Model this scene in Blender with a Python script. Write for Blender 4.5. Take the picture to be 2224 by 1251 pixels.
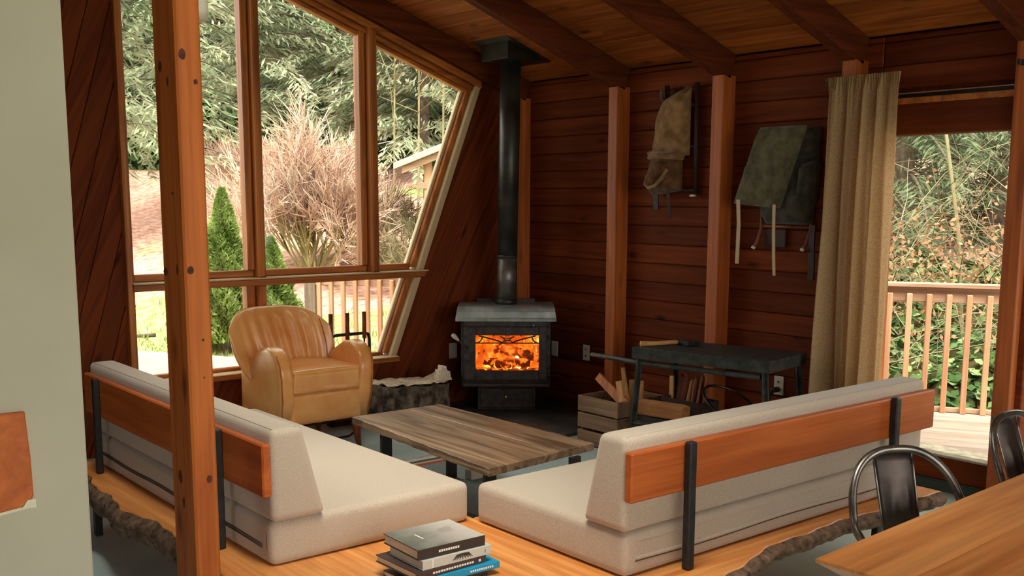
import bpy, bmesh, math, random
import numpy as np
from mathutils import Matrix, Vector

S = bpy.context.scene
for o in list(bpy.data.objects): bpy.data.objects.remove(o)

# ---------------------------------------------------------------- camera
cam = bpy.data.cameras.new('camera'); camo = bpy.data.objects.new('camera', cam)
S.collection.objects.link(camo); S.camera = camo
FPX = 2266.31; YAW = 0.886632; PITCH = 0.146666; ROLL = -0.003345
fw = Vector((math.cos(YAW)*math.cos(PITCH), math.sin(YAW)*math.cos(PITCH), -math.sin(PITCH)))
rt = Vector((math.sin(YAW), -math.cos(YAW), 0)); dn = fw.cross(rt)
r2 = rt*math.cos(ROLL) + dn*math.sin(ROLL); d2 = dn*math.cos(ROLL) - rt*math.sin(ROLL)
M = Matrix(((r2.x, -d2.x, -fw.x, 0), (r2.y, -d2.y, -fw.y, 0), (r2.z, -d2.z, -fw.z, 1.6), (0, 0, 0, 1)))
camo.matrix_world = M
cam.sensor_fit = 'HORIZONTAL'; cam.sensor_width = 36; cam.lens = FPX/2224*36
cam.shift_y = (766.5-625.5)/2224; cam.clip_start = .05; cam.clip_end = 300

# ---------------------------------------------------------------- world, sun, exposure
w = bpy.data.worlds.new('overcast_sky'); S.world = w; w.use_nodes = True
bg = w.node_tree.nodes['Background']
bg.inputs[0].default_value = (1.0, .97, .90, 1); bg.inputs[1].default_value = 1.0
sun = bpy.data.lights.new('sun', 'SUN'); suno = bpy.data.objects.new('sun', sun); S.collection.objects.link(suno)
sun.energy = 3.0; sun.angle = math.radians(40); sun.color = (1, .95, .86)
suno.rotation_euler = Vector((-.35, -.35, 1)).to_track_quat('Z', 'Y').to_euler()   # soft overcast light, high from the south-west
S.view_settings.view_transform = 'Standard'; S.view_settings.look = 'None'
S.view_settings.gamma = 1; S.view_settings.use_curve_mapping = False
S.view_settings.exposure = 2.2

# ---------------------------------------------------------------- helpers
rnd = random.Random(7); npr = np.random.default_rng(11)
OFF = {}
def link(o): S.collection.objects.link(o); return o
def thing(name, label, cat, loc=(0, 0, 0), rz=0, group=None, kind=None):
    o = link(bpy.data.objects.new(name, None)); o.location = loc; o.rotation_euler = (0, 0, rz); o.empty_display_size = .1
    OFF[o] = Vector(loc) if rz == 0 else None
    if label: o['label'] = label
    if cat: o['category'] = cat
    if group: o['group'] = group
    if kind: o['kind'] = kind
    return o
def tag(o, label=None, cat=None, group=None, kind=None):
    if label: o['label'] = label
    if cat: o['category'] = cat
    if group: o['group'] = group
    if kind: o['kind'] = kind
    return o
def part(name, geo, m, parent=None, smooth=False, kind=None):
    """geo in world coordinates unless the parent is a rotated thing (then local)."""
    V, F = geo
    off = OFF.get(parent) if parent is not None else None
    V = np.asarray(V, float).reshape(-1, 3)
    if off is not None: V = V - np.array(off)
    me = bpy.data.meshes.new(name); me.from_pydata(V.tolist(), [], F); me.validate(); me.update()
    if smooth: me.shade_smooth()
    o = link(bpy.data.objects.new(name, me))
    if isinstance(m, (list, tuple)):
        for x in m: me.materials.append(x)
    else: me.materials.append(m)
    if parent is not None: o.parent = parent; OFF[o] = off
    if kind: o['kind'] = kind
    return o
def comb(*gs):
    V = []; F = []
    for v, f in gs:
        n = len(V); V += [tuple(p) for p in v]; F += [tuple(i+n for i in q) for q in f]
    return V, F
def cbox(lo, hi, b=.004):
    lo = list(lo); hi = list(hi)
    for i in range(3):
        if lo[i] > hi[i]: lo[i], hi[i] = hi[i], lo[i]
    b = min(b, min(hi[i]-lo[i] for i in range(3))*.45)
    V = []; idx = {}
    for sx in (0, 1):
        for sy in (0, 1):
            for sz in (0, 1):
                s = (sx, sy, sz)
                for ax in range(3):
                    p = []
                    for i in range(3):
                        e = lo[i] if s[i] == 0 else hi[i]
                        if i != ax: e += b if s[i] == 0 else -b
                        p.append(e)
                    idx[(s, ax)] = len(V); V.append(tuple(p))
    F = []
    for ax in range(3):
        o1, o2 = [i for i in range(3) if i != ax]
        for sd in (0, 1):
            q = []
            for a, c in ((0, 0), (1, 0), (1, 1), (0, 1)):
                s = [0, 0, 0]; s[ax] = sd; s[o1] = a; s[o2] = c; q.append(idx[(tuple(s), ax)])
            flip = (sd == 0) ^ (ax == 1)
            F.append(tuple(q[::-1] if flip else q))
        for a in (0, 1):
            for c in (0, 1):
                s0 = [0, 0, 0]; s0[o1] = a; s0[o2] = c; s1 = list(s0); s1[ax] = 1
                s0 = tuple(s0); s1 = tuple(s1)
                F.append((idx[(s0, o1)], idx[(s1, o1)], idx[(s1, o2)], idx[(s0, o2)]))
    for sx in (0, 1):
        for sy in (0, 1):
            for sz in (0, 1):
                F.append(tuple(idx[((sx, sy, sz), ax)] for ax in range(3)))
    return fixn(V, F)
def fixn(V, F):
    bm = bmesh.new(); vs = [bm.verts.new(p) for p in V]
    for f in F:
        try: bm.faces.new([vs[i] for i in f])
        except ValueError: pass
    bmesh.ops.recalc_face_normals(bm, faces=bm.faces)
    bm.verts.index_update()
    out = ([tuple(v.co) for v in bm.verts], [tuple(v.index for v in f.verts) for f in bm.faces]); bm.free(); return out
def rbox(lo, hi, b=.03, seg=3, f=None, cuts=0):
    bm = bmesh.new(); bmesh.ops.create_cube(bm, size=1)
    for v in bm.verts:
        v.co = Vector([(lo[i]+hi[i])/2 + v.co[i]*(hi[i]-lo[i]) for i in range(3)])
    if f:
        for v in bm.verts: v.co = Vector(f(v.co))
    if cuts: bmesh.ops.subdivide_edges(bm, edges=bm.edges, cuts=cuts, use_grid_fill=True)
    es = [e for e in bm.edges if len(e.link_faces) == 2 and e.calc_face_angle(0) > .5]
    bmesh.ops.bevel(bm, geom=es, offset=b, segments=seg, profile=.6, affect='EDGES', clamp_overlap=True)
    bm.verts.index_update()
    out = ([tuple(v.co) for v in bm.verts], [tuple(v.index for v in fc.verts) for fc in bm.faces]); bm.free(); return out
def tube(pts, r, seg=8, closed=False, caps=True, flat=1.0):
    P = [Vector(p) for p in pts]; n = len(P); R = r if hasattr(r, '__len__') else [r]*n
    V = []; F = []; up = None
    for i, p in enumerate(P):
        a = P[(i-1) % n] if (closed or i > 0) else p; c = P[(i+1) % n] if (closed or i < n-1) else p
        t = (c-a).normalized()
        if up is None:
            up = Vector((0, 0, 1)) if abs(t.z) < .9 else Vector((1, 0, 0))
        u = (up - t*up.dot(t)); u = u.normalized() if u.length > 1e-6 else t.orthogonal().normalized(); v = t.cross(u); up = u
        for k in range(seg):
            an = 2*math.pi*k/seg; V.append(tuple(p + u*math.cos(an)*R[i] + v*math.sin(an)*R[i]*flat))
    m = n if closed else n-1
    for i in range(m):
        for k in range(seg):
            j = (i+1) % n; F.append((i*seg+k, i*seg+(k+1) % seg, j*seg+(k+1) % seg, j*seg+k))
    if caps and not closed:
        F.append(tuple(range(seg))[::-1]); F.append(tuple((n-1)*seg+k for k in range(seg)))
    return V, F
def lathe(prof, seg=24, c=(0, 0, 0)):
    V = []; F = []
    for r, z in prof:
        for k in range(seg):
            a = 2*math.pi*k/seg; V.append((c[0]+r*math.cos(a), c[1]+r*math.sin(a), c[2]+z))
    for i in range(len(prof)-1):
        for k in range(seg):
            F.append((i*seg+k, i*seg+(k+1) % seg, (i+1)*seg+(k+1) % seg, (i+1)*seg+k))
    F.append(tuple(range(seg))[::-1]); F.append(tuple((len(prof)-1)*seg+k for k in range(seg)))
    return V, F
def prism(poly, d0, d1, mp, b=0):
    """poly: 2-D points; mp(u,v,d)->3-D; chamfered toward d0 when b>0."""
    n = len(poly); cx = sum(p[0] for p in poly)/n; cy = sum(p[1] for p in poly)/n
    V = []; rings = []
    if b > 0:
        ins = inset(poly, b); rings = [(ins, d0), (poly, d0+(b if d1 > d0 else -b)), (poly, d1)]
    else: rings = [(poly, d0), (poly, d1)]
    for pl, d in rings: V += [mp(u, v, d) for u, v in pl]
    F = [tuple(range(n))]
    for k in range(len(rings)-1):
        for i in range(n): F.append((k*n+i, k*n+(i+1) % n, (k+1)*n+(i+1) % n, (k+1)*n+i))
    F.append(tuple((len(rings)-1)*n+i for i in range(n)))
    return fixn(V, F)
def area2(p): return sum(p[i][0]*p[(i+1) % len(p)][1]-p[(i+1) % len(p)][0]*p[i][1] for i in range(len(p)))/2
def inset(poly, b):
    n = len(poly); s = 1 if area2(poly) > 0 else -1; out = []
    for i in range(n):
        p0 = Vector(poly[i-1]); p1 = Vector(poly[i]); p2 = Vector(poly[(i+1) % n])
        a = (p1-p0).normalized(); c = (p2-p1).normalized()
        n1 = Vector((-a.y, a.x))*s; n2 = Vector((-c.y, c.x))*s; m = (n1+n2)
        L = m.length
        if L < 1e-4: out.append(tuple(p1+n1*b)); continue
        m /= L; k = min(b/max(m.dot(n1), .3), b*2); out.append(tuple(p1+m*k))
    return out
def clip(poly, a, b, c):
    """keep a*x+b*y<=c"""
    out = []
    for i in range(len(poly)):
        p = poly[i]; q = poly[(i+1) % len(poly)]
        dp = a*p[0]+b*p[1]-c; dq = a*q[0]+b*q[1]-c
        if dp <= 0: out.append(p)
        if (dp < 0 < dq) or (dq < 0 < dp):
            t = dp/(dp-dq); out.append((p[0]+(q[0]-p[0])*t, p[1]+(q[1]-p[1])*t))
    res = []
    for p in out:
        if not res or (abs(p[0]-res[-1][0])+abs(p[1]-res[-1][1])) > 1e-5: res.append(p)
    if len(res) > 1 and (abs(res[0][0]-res[-1][0])+abs(res[0][1]-res[-1][1])) < 1e-5: res.pop()
    return res if len(res) >= 3 else []
def cvx(poly, planes):
    for pl in planes:
        if not poly: return []
        poly = clip(poly, *pl)
    return poly

# ---------------------------------------------------------------- materials
def lin(r, g, b):
    f = lambda c: (c/255/12.92) if c/255 <= .04045 else ((c/255+.055)/1.055)**2.4
    return (f(r), f(g), f(b), 1)
MATS = {}
class NT:
    def __init__(s, name):
        s.m = bpy.data.materials.new(name); s.m.use_nodes = True; s.t = s.m.node_tree; s.t.nodes.clear()
        s.out = s.n('ShaderNodeOutputMaterial')
    def n(s, ty, **kw):
        x = s.t.nodes.new(ty)
        for k, v in kw.items(): setattr(x, k, v)
        return x
    def l(s, a, b): s.t.links.new(a, b)
    def bsdf(s, **kw):
        p = s.n('ShaderNodeBsdfPrincipled')
        for k, v in kw.items(): p.inputs[k.replace('_', ' ')].default_value = v
        s.l(p.outputs[0], s.out.inputs[0]); return p
def coords(t, jitter=True):
    tc = t.n('ShaderNodeTexCoord'); src = tc.outputs['Object']
    oi = t.n('ShaderNodeObjectInfo')
    if jitter:
        mu = t.n('ShaderNodeVectorMath', operation='MULTIPLY_ADD'); cb = t.n('ShaderNodeCombineXYZ')
        for i in range(3): t.l(oi.outputs['Random'], cb.inputs[i])
        t.l(cb.outputs[0], mu.inputs[0]); mu.inputs[1].default_value = (31, 47, 23); t.l(src, mu.inputs[2]); src = mu.outputs[0]
    return src, oi
def ramp(t, fac, stops):
    r = t.n('ShaderNodeValToRGB'); e = r.color_ramp.elements
    while len(e) < len(stops): e.new(.5)
    for k, (p, c) in enumerate(stops): e[k].position = p; e[k].color = c
    t.l(fac, r.inputs[0]); return r.outputs[0]
def mixc(t, fac, a, b, mode='MIX'):
    m = t.n('ShaderNodeMix', data_type='RGBA', blend_type=mode)
    for sck, v in ((m.inputs[0], fac), (m.inputs[6], a), (m.inputs[7], b)):
        if hasattr(v, 'is_linked') or hasattr(v, 'links'): t.l(v, sck)
        else: sck.default_value = v
    return m.outputs[2]
def wood(name, dark, light, axis=0, rough=.55, fine=1.0, knots=.5, rot=(0, 0, 0), var=.35, bump=.15, knotcol=None, spec=.35, grain=.8):
    t = NT(name); src, oi = coords(t)
    mp = t.n('ShaderNodeMapping', vector_type='POINT'); mp.inputs['Rotation'].default_value = rot
    t.l(src, mp.inputs[0])
    sc = [14*fine]*3; sc[axis] = .9*fine
    m2 = t.n('ShaderNodeMapping'); m2.inputs['Scale'].default_value = sc; t.l(mp.outputs[0], m2.inputs[0])
    nz = t.n('ShaderNodeTexNoise'); nz.inputs['Scale'].default_value = 1; nz.inputs['Detail'].default_value = 6; nz.inputs['Distortion'].default_value = 1.1
    t.l(m2.outputs[0], nz.inputs[0])
    sc3 = [70*fine]*3; sc3[axis] = 2*fine
    m3 = t.n('ShaderNodeMapping'); m3.inputs['Scale'].default_value = sc3; t.l(mp.outputs[0], m3.inputs[0])
    n2 = t.n('ShaderNodeTexNoise'); n2.inputs['Scale'].default_value = 1; n2.inputs['Detail'].default_value = 3; t.l(m3.outputs[0], n2.inputs[0])
    col = ramp(t, nz.outputs[0], [(.32, dark), (.68, light)])
    fr = ramp(t, n2.outputs[0], [(.3, (grain, grain, grain, 1)), (.65, (1.06, 1.06, 1.06, 1))])
    col = mixc(t, 1.0, col, fr, 'MULTIPLY')
    if knots > 0:
        sk = [5.5]*3; sk[axis] = 2.2
        mk = t.n('ShaderNodeMapping'); mk.inputs['Scale'].default_value = sk; t.l(mp.outputs[0], mk.inputs[0])
        vo = t.n('ShaderNodeTexVoronoi'); vo.inputs['Scale'].default_value = 1.0; t.l(mk.outputs[0], vo.inputs[0])
        kf = ramp(t, vo.outputs['Distance'], [(.04, (knots, knots, knots, 1)), (.17, (0, 0, 0, 1))])
        kc = knotcol or tuple(x*.22 for x in dark[:3])+(1,)
        col = mixc(t, kf, col, kc)
    if var > 0:
        mr = t.n('ShaderNodeMapRange'); mr.inputs[3].default_value = 1-var; mr.inputs[4].default_value = 1+var*.6; t.l(oi.outputs['Random'], mr.inputs[0])
        cb = t.n('ShaderNodeCombineXYZ')
        for i in range(3): t.l(mr.outputs[0], cb.inputs[i])
        col = mixc(t, 1.0, col, cb.outputs[0], 'MULTIPLY')
    p = t.bsdf(Roughness=rough, Specular_IOR_Level=spec); t.l(col, p.inputs['Base Color'])
    if bump > 0:
        b = t.n('ShaderNodeBump'); b.inputs['Strength'].default_value = bump; b.inputs['Distance'].default_value = .01
        t.l(n2.outputs[0], b.inputs['Height']); t.l(b.outputs[0], p.inputs['Normal'])
    return t.m
def speck(name, a, b, scale=40, rough=.7, spec=.3, metal=0, bump=0, detail=4, stretch=(1, 1, 1), lo=.35, hi=.65, sheen=0):
    t = NT(name); src, oi = coords(t)
    m2 = t.n('ShaderNodeMapping'); m2.inputs['Scale'].default_value = stretch; t.l(src, m2.inputs[0])
    nz = t.n('ShaderNodeTexNoise'); nz.inputs['Scale'].default_value = scale; nz.inputs['Detail'].default_value = detail; t.l(m2.outputs[0], nz.inputs[0])
    col = ramp(t, nz.outputs[0], [(lo, a), (hi, b)])
    p = t.bsdf(Roughness=rough, Specular_IOR_Level=spec, Metallic=metal); t.l(col, p.inputs['Base Color'])
    if sheen: p.inputs['Sheen Weight'].default_value = sheen
    if bump:
        bp = t.n('ShaderNodeBump'); bp.inputs['Strength'].default_value = bump; bp.inputs['Distance'].default_value = .01
        t.l(nz.outputs[0], bp.inputs['Height']); t.l(bp.outputs[0], p.inputs['Normal'])
    return t.m
def plain(name, c, rough=.5, metal=0, spec=.4):
    k = (name)
    t = NT(name); p = t.bsdf(Roughness=rough, Metallic=metal, Specular_IOR_Level=spec)
    nz = t.n('ShaderNodeTexNoise'); nz.inputs['Scale'].default_value = 60
    col = ramp(t, nz.outputs[0], [(.3, tuple(x*.93 for x in c[:3])+(1,)), (.7, tuple(min(1, x*1.05) for x in c[:3])+(1,))])
    t.l(col, p.inputs['Base Color']); return t.m
def leafm(name, a, b, scale=3, trans=.35, c=None):
    t = NT(name); src, oi = coords(t)
    nz = t.n('ShaderNodeTexNoise'); nz.inputs['Scale'].default_value = scale; nz.inputs['Detail'].default_value = 5; t.l(src, nz.inputs[0])
    ext = lambda q: tuple(x*.58 for x in q[:3])+(1,)
    st = [(.3, ext(a)), (.62, ext(b))] + ([(.75, ext(c))] if c else [])
    col = ramp(t, nz.outputs[0], st)
    d = t.n('ShaderNodeBsdfDiffuse'); tr = t.n('ShaderNodeBsdfTranslucent'); mx = t.n('ShaderNodeMixShader'); mx.inputs[0].default_value = trans
    t.l(col, d.inputs[0]); t.l(col, tr.inputs[0]); t.l(d.outputs[0], mx.inputs[1]); t.l(tr.outputs[0], mx.inputs[2]); t.l(mx.outputs[0], t.out.inputs[0])
    return t.m
def glassm(name, tint=(.96, .97, .95, 1), refl=.5):
    t = NT(name); tr = t.n('ShaderNodeBsdfTransparent'); tr.inputs[0].default_value = tint
    gl = t.n('ShaderNodeBsdfGlossy'); gl.inputs['Roughness'].default_value = .01
    fr = t.n('ShaderNodeFresnel'); fr.inputs[0].default_value = 1.45
    mu = t.n('ShaderNodeMath', operation='MULTIPLY'); mu.inputs[1].default_value = refl; t.l(fr.outputs[0], mu.inputs[0])
    mx = t.n('ShaderNodeMixShader'); t.l(mu.outputs[0], mx.inputs[0]); t.l(tr.outputs[0], mx.inputs[1]); t.l(gl.outputs[0], mx.inputs[2]); t.l(mx.outputs[0], t.out.inputs[0])
    return t.m

RED_D, RED_L = lin(90, 36, 14), lin(122, 56, 23)
m_wallY = wood('wall_planks', RED_D, RED_L, axis=1, rough=.7, knots=.8, var=.25, grain=.88, spec=.12)
m_wallD = wood('diagonal_boards', RED_D, RED_L, axis=0, rot=(0, math.radians(63), 0), rough=.7, knots=.8, var=.22, grain=.88, spec=.12)
m_ceil = wood('ceiling_planks', lin(132, 66, 27), lin(184, 104, 48), axis=1, rough=.6, knots=.85, var=.22, spec=.15)
m_raft = wood('rafter_wood', lin(74, 31, 15), lin(106, 48, 22), axis=0, rough=.7, knots=.3, var=.1, spec=.1)
m_postw = wood('wall_post_wood', lin(140, 66, 26), lin(188, 100, 44), axis=2, rough=.5, knots=.4, var=.1)
m_post = wood('timber_post_wood', lin(154, 76, 28), lin(202, 114, 50), axis=2, rough=.5, knots=.95, var=0, fine=.9, spec=.2, knotcol=lin(70, 30, 14))
m_frame = wood('window_frame_wood', lin(134, 70, 26), lin(194, 114, 48), axis=0, rough=.45, knots=.3, var=.1)
m_frameZ = wood('window_upright_wood', lin(134, 70, 26), lin(194, 114, 48), axis=2, rough=.45, knots=.3, var=.1)
m_ledge = plain('lit_ledge_and_bead', lin(196, 170, 130), .5)  # light on ledges and reveals put into the colour; beads share it
m_slabX = wood('sofa_slab_wood_x', lin(196, 116, 54), lin(232, 162, 92), axis=0, rough=.35, knots=.35, var=.04, fine=.8)
m_slabY = wood('sofa_slab_wood_y', lin(196, 116, 54), lin(232, 162, 92), axis=1, rough=.35, knots=.35, var=.04, fine=.8)
m_boardX = wood('back_board_wood_x', lin(160, 78, 32), lin(186, 98, 44), axis=0, rough=.45, knots=.12, var=.03, grain=.9, spec=.2)
m_boardY = wood('back_board_wood_y', lin(160, 78, 32), lin(186, 98, 44), axis=1, rough=.45, knots=.12, var=.03, grain=.9, spec=.2)
m_tabX = wood('dining_table_wood', lin(196, 116, 58), lin(230, 156, 90), axis=0, rough=.32, knots=.1, var=.16, fine=.7)
m_cofY = wood('reclaimed_wood', lin(96, 70, 48), lin(172, 140, 108), axis=1, rough=.42, knots=.5, var=.12, fine=1.3, spec=.5)
m_bark = speck('bark', lin(58, 42, 32), lin(140, 112, 88), scale=26, rough=.95, bump=.9, detail=8, lo=.3, hi=.75)
m_fabric = speck('grey_wool_fabric', lin(167, 152, 134), lin(194, 178, 158), scale=240, rough=.95, spec=.1, bump=.12, detail=3, lo=.25, hi=.75, sheen=.3)
m_seam = plain('seam_thread', lin(92, 82, 66), .9)
m_black = speck('black_steel', lin(24, 23, 22), lin(40, 38, 36), scale=30, rough=.5, spec=.4)
m_steel = speck('dark_bench_steel', lin(42, 46, 44), lin(70, 74, 70), scale=18, rough=.55, spec=.4, metal=.3)
m_gun = speck('gunmetal', lin(96, 92, 86), lin(140, 134, 126), scale=14, rough=.3, spec=.5, metal=.9)
m_gunD = speck('dark_gunmetal', lin(52, 44, 40), lin(78, 68, 62), scale=10, rough=.38, spec=.5, metal=.7)
m_leather = speck('tan_leather', lin(216, 138, 66), lin(238, 176, 106), scale=5, rough=.28, spec=.5, bump=.05, detail=7, lo=.3, hi=.7)
m_leather.node_tree.nodes['Principled BSDF'].inputs['Coat Weight'].default_value = .45
m_leather.node_tree.nodes['Principled BSDF'].inputs['Coat Roughness'].default_value = .22
m_piping = speck('leather_welt', lin(164, 92, 38), lin(192, 120, 58), scale=20, rough=.45)
m_legw = wood('chair_leg_wood', lin(96, 44, 22), lin(140, 70, 36), axis=2, rough=.4, knots=0, var=0)
m_floor = speck('painted_concrete', lin(164, 184, 180), lin(194, 210, 206), scale=1.6, rough=.22, spec=.55, detail=8, lo=.3, hi=.7)
m_white = speck('white_wall_paint', lin(170, 163, 144), lin(178, 171, 152), scale=3, rough=.8, spec=.2)
m_glass = glassm('window_glass')
m_iron = speck('stove_cast_iron', lin(50, 44, 42), lin(74, 66, 62), scale=24, rough=.55, spec=.4, metal=.2)
m_stovetop = speck('grey_stove_top', lin(140, 150, 144), lin(186, 194, 188), scale=9, rough=.35, spec=.5, metal=.5)
m_pipe = speck('flue_pipe_steel', lin(44, 44, 42), lin(70, 70, 66), scale=6, rough=.4, spec=.5, metal=.5)
m_pipe2 = speck('worn_flue_steel', lin(84, 82, 78), lin(120, 116, 110), scale=12, rough=.4, spec=.5, metal=.6)
m_outlet = plain('white_plastic', lin(214, 210, 198), .4)
m_dark = plain('dark_slot', lin(26, 24, 22), .6)
m_deck = wood('deck_boards', lin(132, 112, 98), lin(164, 146, 130), axis=0, rot=(0, 0, math.radians(-59.5)*-1), rough=.75, knots=.2, var=.12)
m_rail = wood('railing_wood', lin(158, 120, 94), lin(186, 152, 126), axis=0, rough=.7, knots=.2, var=.12)
m_railZ = wood('baluster_wood', lin(166, 116, 82), lin(190, 146, 112), axis=2, rough=.7, knots=.1, var=.12)
# ================================================================ the room
zc = lambda X: 2.555+.348*(5.30-X)      # underside of the ceiling planks
zr = lambda X: 2.378+.348*(5.30-X)      # underside of the rafters
SL = math.atan(.348); cs, sn = math.cos(SL), math.sin(SL)
XW, YW = 5.43, 6.52
idm = lambda u, v, d: (u, d, v)          # (X,z) polygon extruded along Y

fl = part('floor', cbox((-3.2, -3.2, -.12), (XW+.02, YW+.02, 0), .002), m_floor); tag(fl, kind='structure')

# --- ceiling: planks and rafters
ceil = thing('ceiling', None, None, (0, 0, 0), kind='structure')
def slope(lo, hi, b=.004):
    V, F = cbox(lo, hi, b)      # (s, y, t): s up the slope from X=5.43, t normal (down negative)
    z0 = zc(XW)
    return [(XW-s*cs+t*sn, y, z0+s*sn+t*cs) for s, y, t in V], F
SKX = (1.0, 2.2); SKY = (1.0, 4.0)      # unseen roof light over the sofas, added to brighten them
pw = .1335; s = .0; row = 0
while XW-s*cs > -2.1:
    cuts = [-2.7]; 
    if XW-s*cs > 2.2: cuts += [rnd.choice([2.51, 3.5, 4.447, 5.385])+rnd.uniform(-.3, .3)]
    cuts.append(YW+.10)
    segs = list(zip(cuts[:-1], cuts[1:]))
    if SKX[0] < XW-(s+.07)*cs < SKX[1]: segs = [(-2.7, SKY[0]), (SKY[1], YW+.10)]
    for a, b_ in segs:
        part('plank', slope((s+.0015, a+.001, rnd.uniform(-.002, .001)), (s+pw-.0015, b_-.001, .03), .005), m_ceil, ceil)
    s += pw; row += 1
s0, s1 = (XW-SKX[1])/cs, (XW-SKX[0])/cs
part('roof_deck', comb(slope((-.2, -2.75, .031), (s0, YW+.2, .12)), slope((s1, -2.75, .031), (s+.3, YW+.2, .12)), slope((s0, -2.75, .031), (s1, SKY[0], .12)), slope((s0, SKY[1], .031), (s1, YW+.2, .12))), m_raft, ceil)
sky_l = thing('added_roof_light', None, None, (1.5, 3.9, 4), kind='structure')  # roof opening made up so daylight falls on the sofas
part('pane', slope((s0, SKY[0], .10), (s1, SKY[1], .106), .001), m_glass, sky_l)
part('frame', comb(slope((s0-.05, SKY[0]-.05, .121), (s0, SKY[1]+.05, .15)), slope((s1, SKY[0]-.05, .121), (s1+.05, SKY[1]+.05, .15)), slope((s0, SKY[0]-.05, .121), (s1, SKY[0], .15)), slope((s0, SKY[1], .121), (s1, SKY[1]+.05, .15))), m_frame, sky_l)
RY = [6.475, 5.385, 4.447, 3.50, 2.51, 1.56, .61, -.34, -1.29, -2.24]
for y in RY:
    part('rafter', slope((.0, y-.045, -.166), (s, y+.045, -.0005), .006), m_raft, ceil)

# --- right wall (horizontal planks, posts)
wr = part('wall_right', comb(cbox((5.452, 3.36, 0), (5.57, YW+.14, 2.49)), cbox((5.452, -2.7, 2.19), (5.57, 3.36, 2.49)),
          cbox((5.452, -2.7, 0), (5.57, 1.5, 2.19))), m_raft); tag(wr, kind='structure'); OFF[wr] = None
zj = [0]+[1.944+.1318*k for k in range(-14, 5)]+[2.505]
for a, b_ in zip(zj[:-1], zj[1:]):
    part('plank', cbox((XW+rnd.uniform(-.002, .001), 3.365, a+.0015), (5.452, YW+.02, b_-.0015), .006), m_wallY, wr)
    if a > 2.15: part('plank', cbox((XW, -1, a+.0015), (5.452, 3.362, b_-.0015), .006), m_wallY, wr)
for y in RY[:5]:
    y0 = y-.045
    part('post', cbox((5.30, y0, 0), (XW-.0005, y0+.09, zr(5.30)+.004), .005), m_postw, wr)
bb = part('baseboard_right', comb(cbox((5.405, 2.56, 0), (5.43, 3.4, .055)), cbox((5.40, 2.56, .055), (5.43, 3.4, .063), .002)), plain('dark_green_baseboard', lin(62, 72, 66), .5)); tag(bb, kind='structure')

# --- door in the right wall
dr = thing('door_1', None, None, (5.45, 2.94, 0), kind='structure')
part('header_beam', cbox((5.36, 1.4, 1.955), (5.50, 3.36, 2.13), .006), m_wallY, dr)
part('header_strip', cbox((5.33, 1.4, 2.118), (5.36, 3.36, 2.15), .003), m_frame, dr)
part('track', cbox((5.40, 1.4, 2.151), (5.45, 3.36, 2.178), .002), m_dark, dr)
part('stile', cbox((5.38, 3.28, .2), (5.47, 3.37, 1.955), .005), m_frameZ, dr)
part('stile', cbox((5.36, 2.43, 0), (5.50, 2.54, 1.955), .005), m_wallY, dr)
part('stile', cbox((5.38, 1.48, .2), (5.47, 1.56, 1.955), .005), m_frameZ, dr)
part('kick_board', cbox((5.41, 1.5, .063), (5.48, 3.37, .196), .005), m_wallY, dr)
part('sill', cbox((5.39, 1.5, .196), (5.60, 3.37, .209), .003), speck('weathered_sill', lin(150, 142, 120), lin(190, 180, 156), scale=20, rough=.8), dr)
part('pane', cbox((5.455, 2.54, .209), (5.461, 3.28, 1.955), .001), m_glass, dr)
part('pane', cbox((5.455, 1.56, .209), (5.461, 2.43, 1.955), .001), m_glass, dr)

# --- window wall (diagonal boards)
SLT = (.79, 1.988)                                   # direction of the slanted window side in (X,z)
sl = lambda z, off=0: 4.19+off+(z-.42)*SLT[0]/SLT[1]  # X of the slanted casing at height z
L3 = math.hypot(*SLT)
PA, PB = SLT[1]/L3, -SLT[0]/L3
PC = PA*4.19+PB*.42                                   # PA*x+PB*z=PC is the casing line
top = (.348/math.hypot(1, .348), 1/math.hypot(1, .348)); TC = top[0]*5.30+top[1]*2.555
big = [(-2.0, 0), (6, 0), (6, 5.5), (-2.0, 5.5)]
regL = cvx(big, [(1, 0, 2.25), (top[0], top[1], TC)])
regB = cvx(big, [(-1, 0, -2.25), (PA, PB, PC), (0, 1, .41)])
regR = cvx(big, [(-PA, -PB, -PC), (1, 0, XW), (top[0], top[1], TC)])
TR = (top[0], top[1], top[0]*5.30+top[1]*2.378)
regT = cvx(big, [(-1, 0, -2.25), (PA, PB, PC), (top[0], top[1], TC), (-TR[0], -TR[1], -TR[2]+.004)])
wb = part('wall_back', comb(*[prism(r, 6.545, 6.66, idm) for r in (regL, regB, regR, regT)]), m_raft); tag(wb, kind='structure'); OFF[wb] = None
def boards(reg, ang, wid, m, ph=0):
    a = math.radians(ang); nx, nz = math.sin(a), -math.cos(a)
    vals = [nx*p[0]+nz*p[1] for p in reg]; c = math.floor((min(vals)-ph)/wid)*wid+ph
    while c < max(vals):
        pl = cvx(reg, [(-nx, -nz, -(c+.0012)), (nx, nz, c+wid-.0012)])
        if pl and abs(area2(pl)) > .0004:
            part('board', prism(pl, YW+rnd.uniform(-.002, .002), 6.545, idm, .004), m, wb)
        c += wid
boards(regL, 74, .125, m_wallD); boards(regB, 63, .122, m_wallD, .03); boards(regR, 63, .122, m_wallD, .03); boards(regT, 0, .2, m_wallD)

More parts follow.
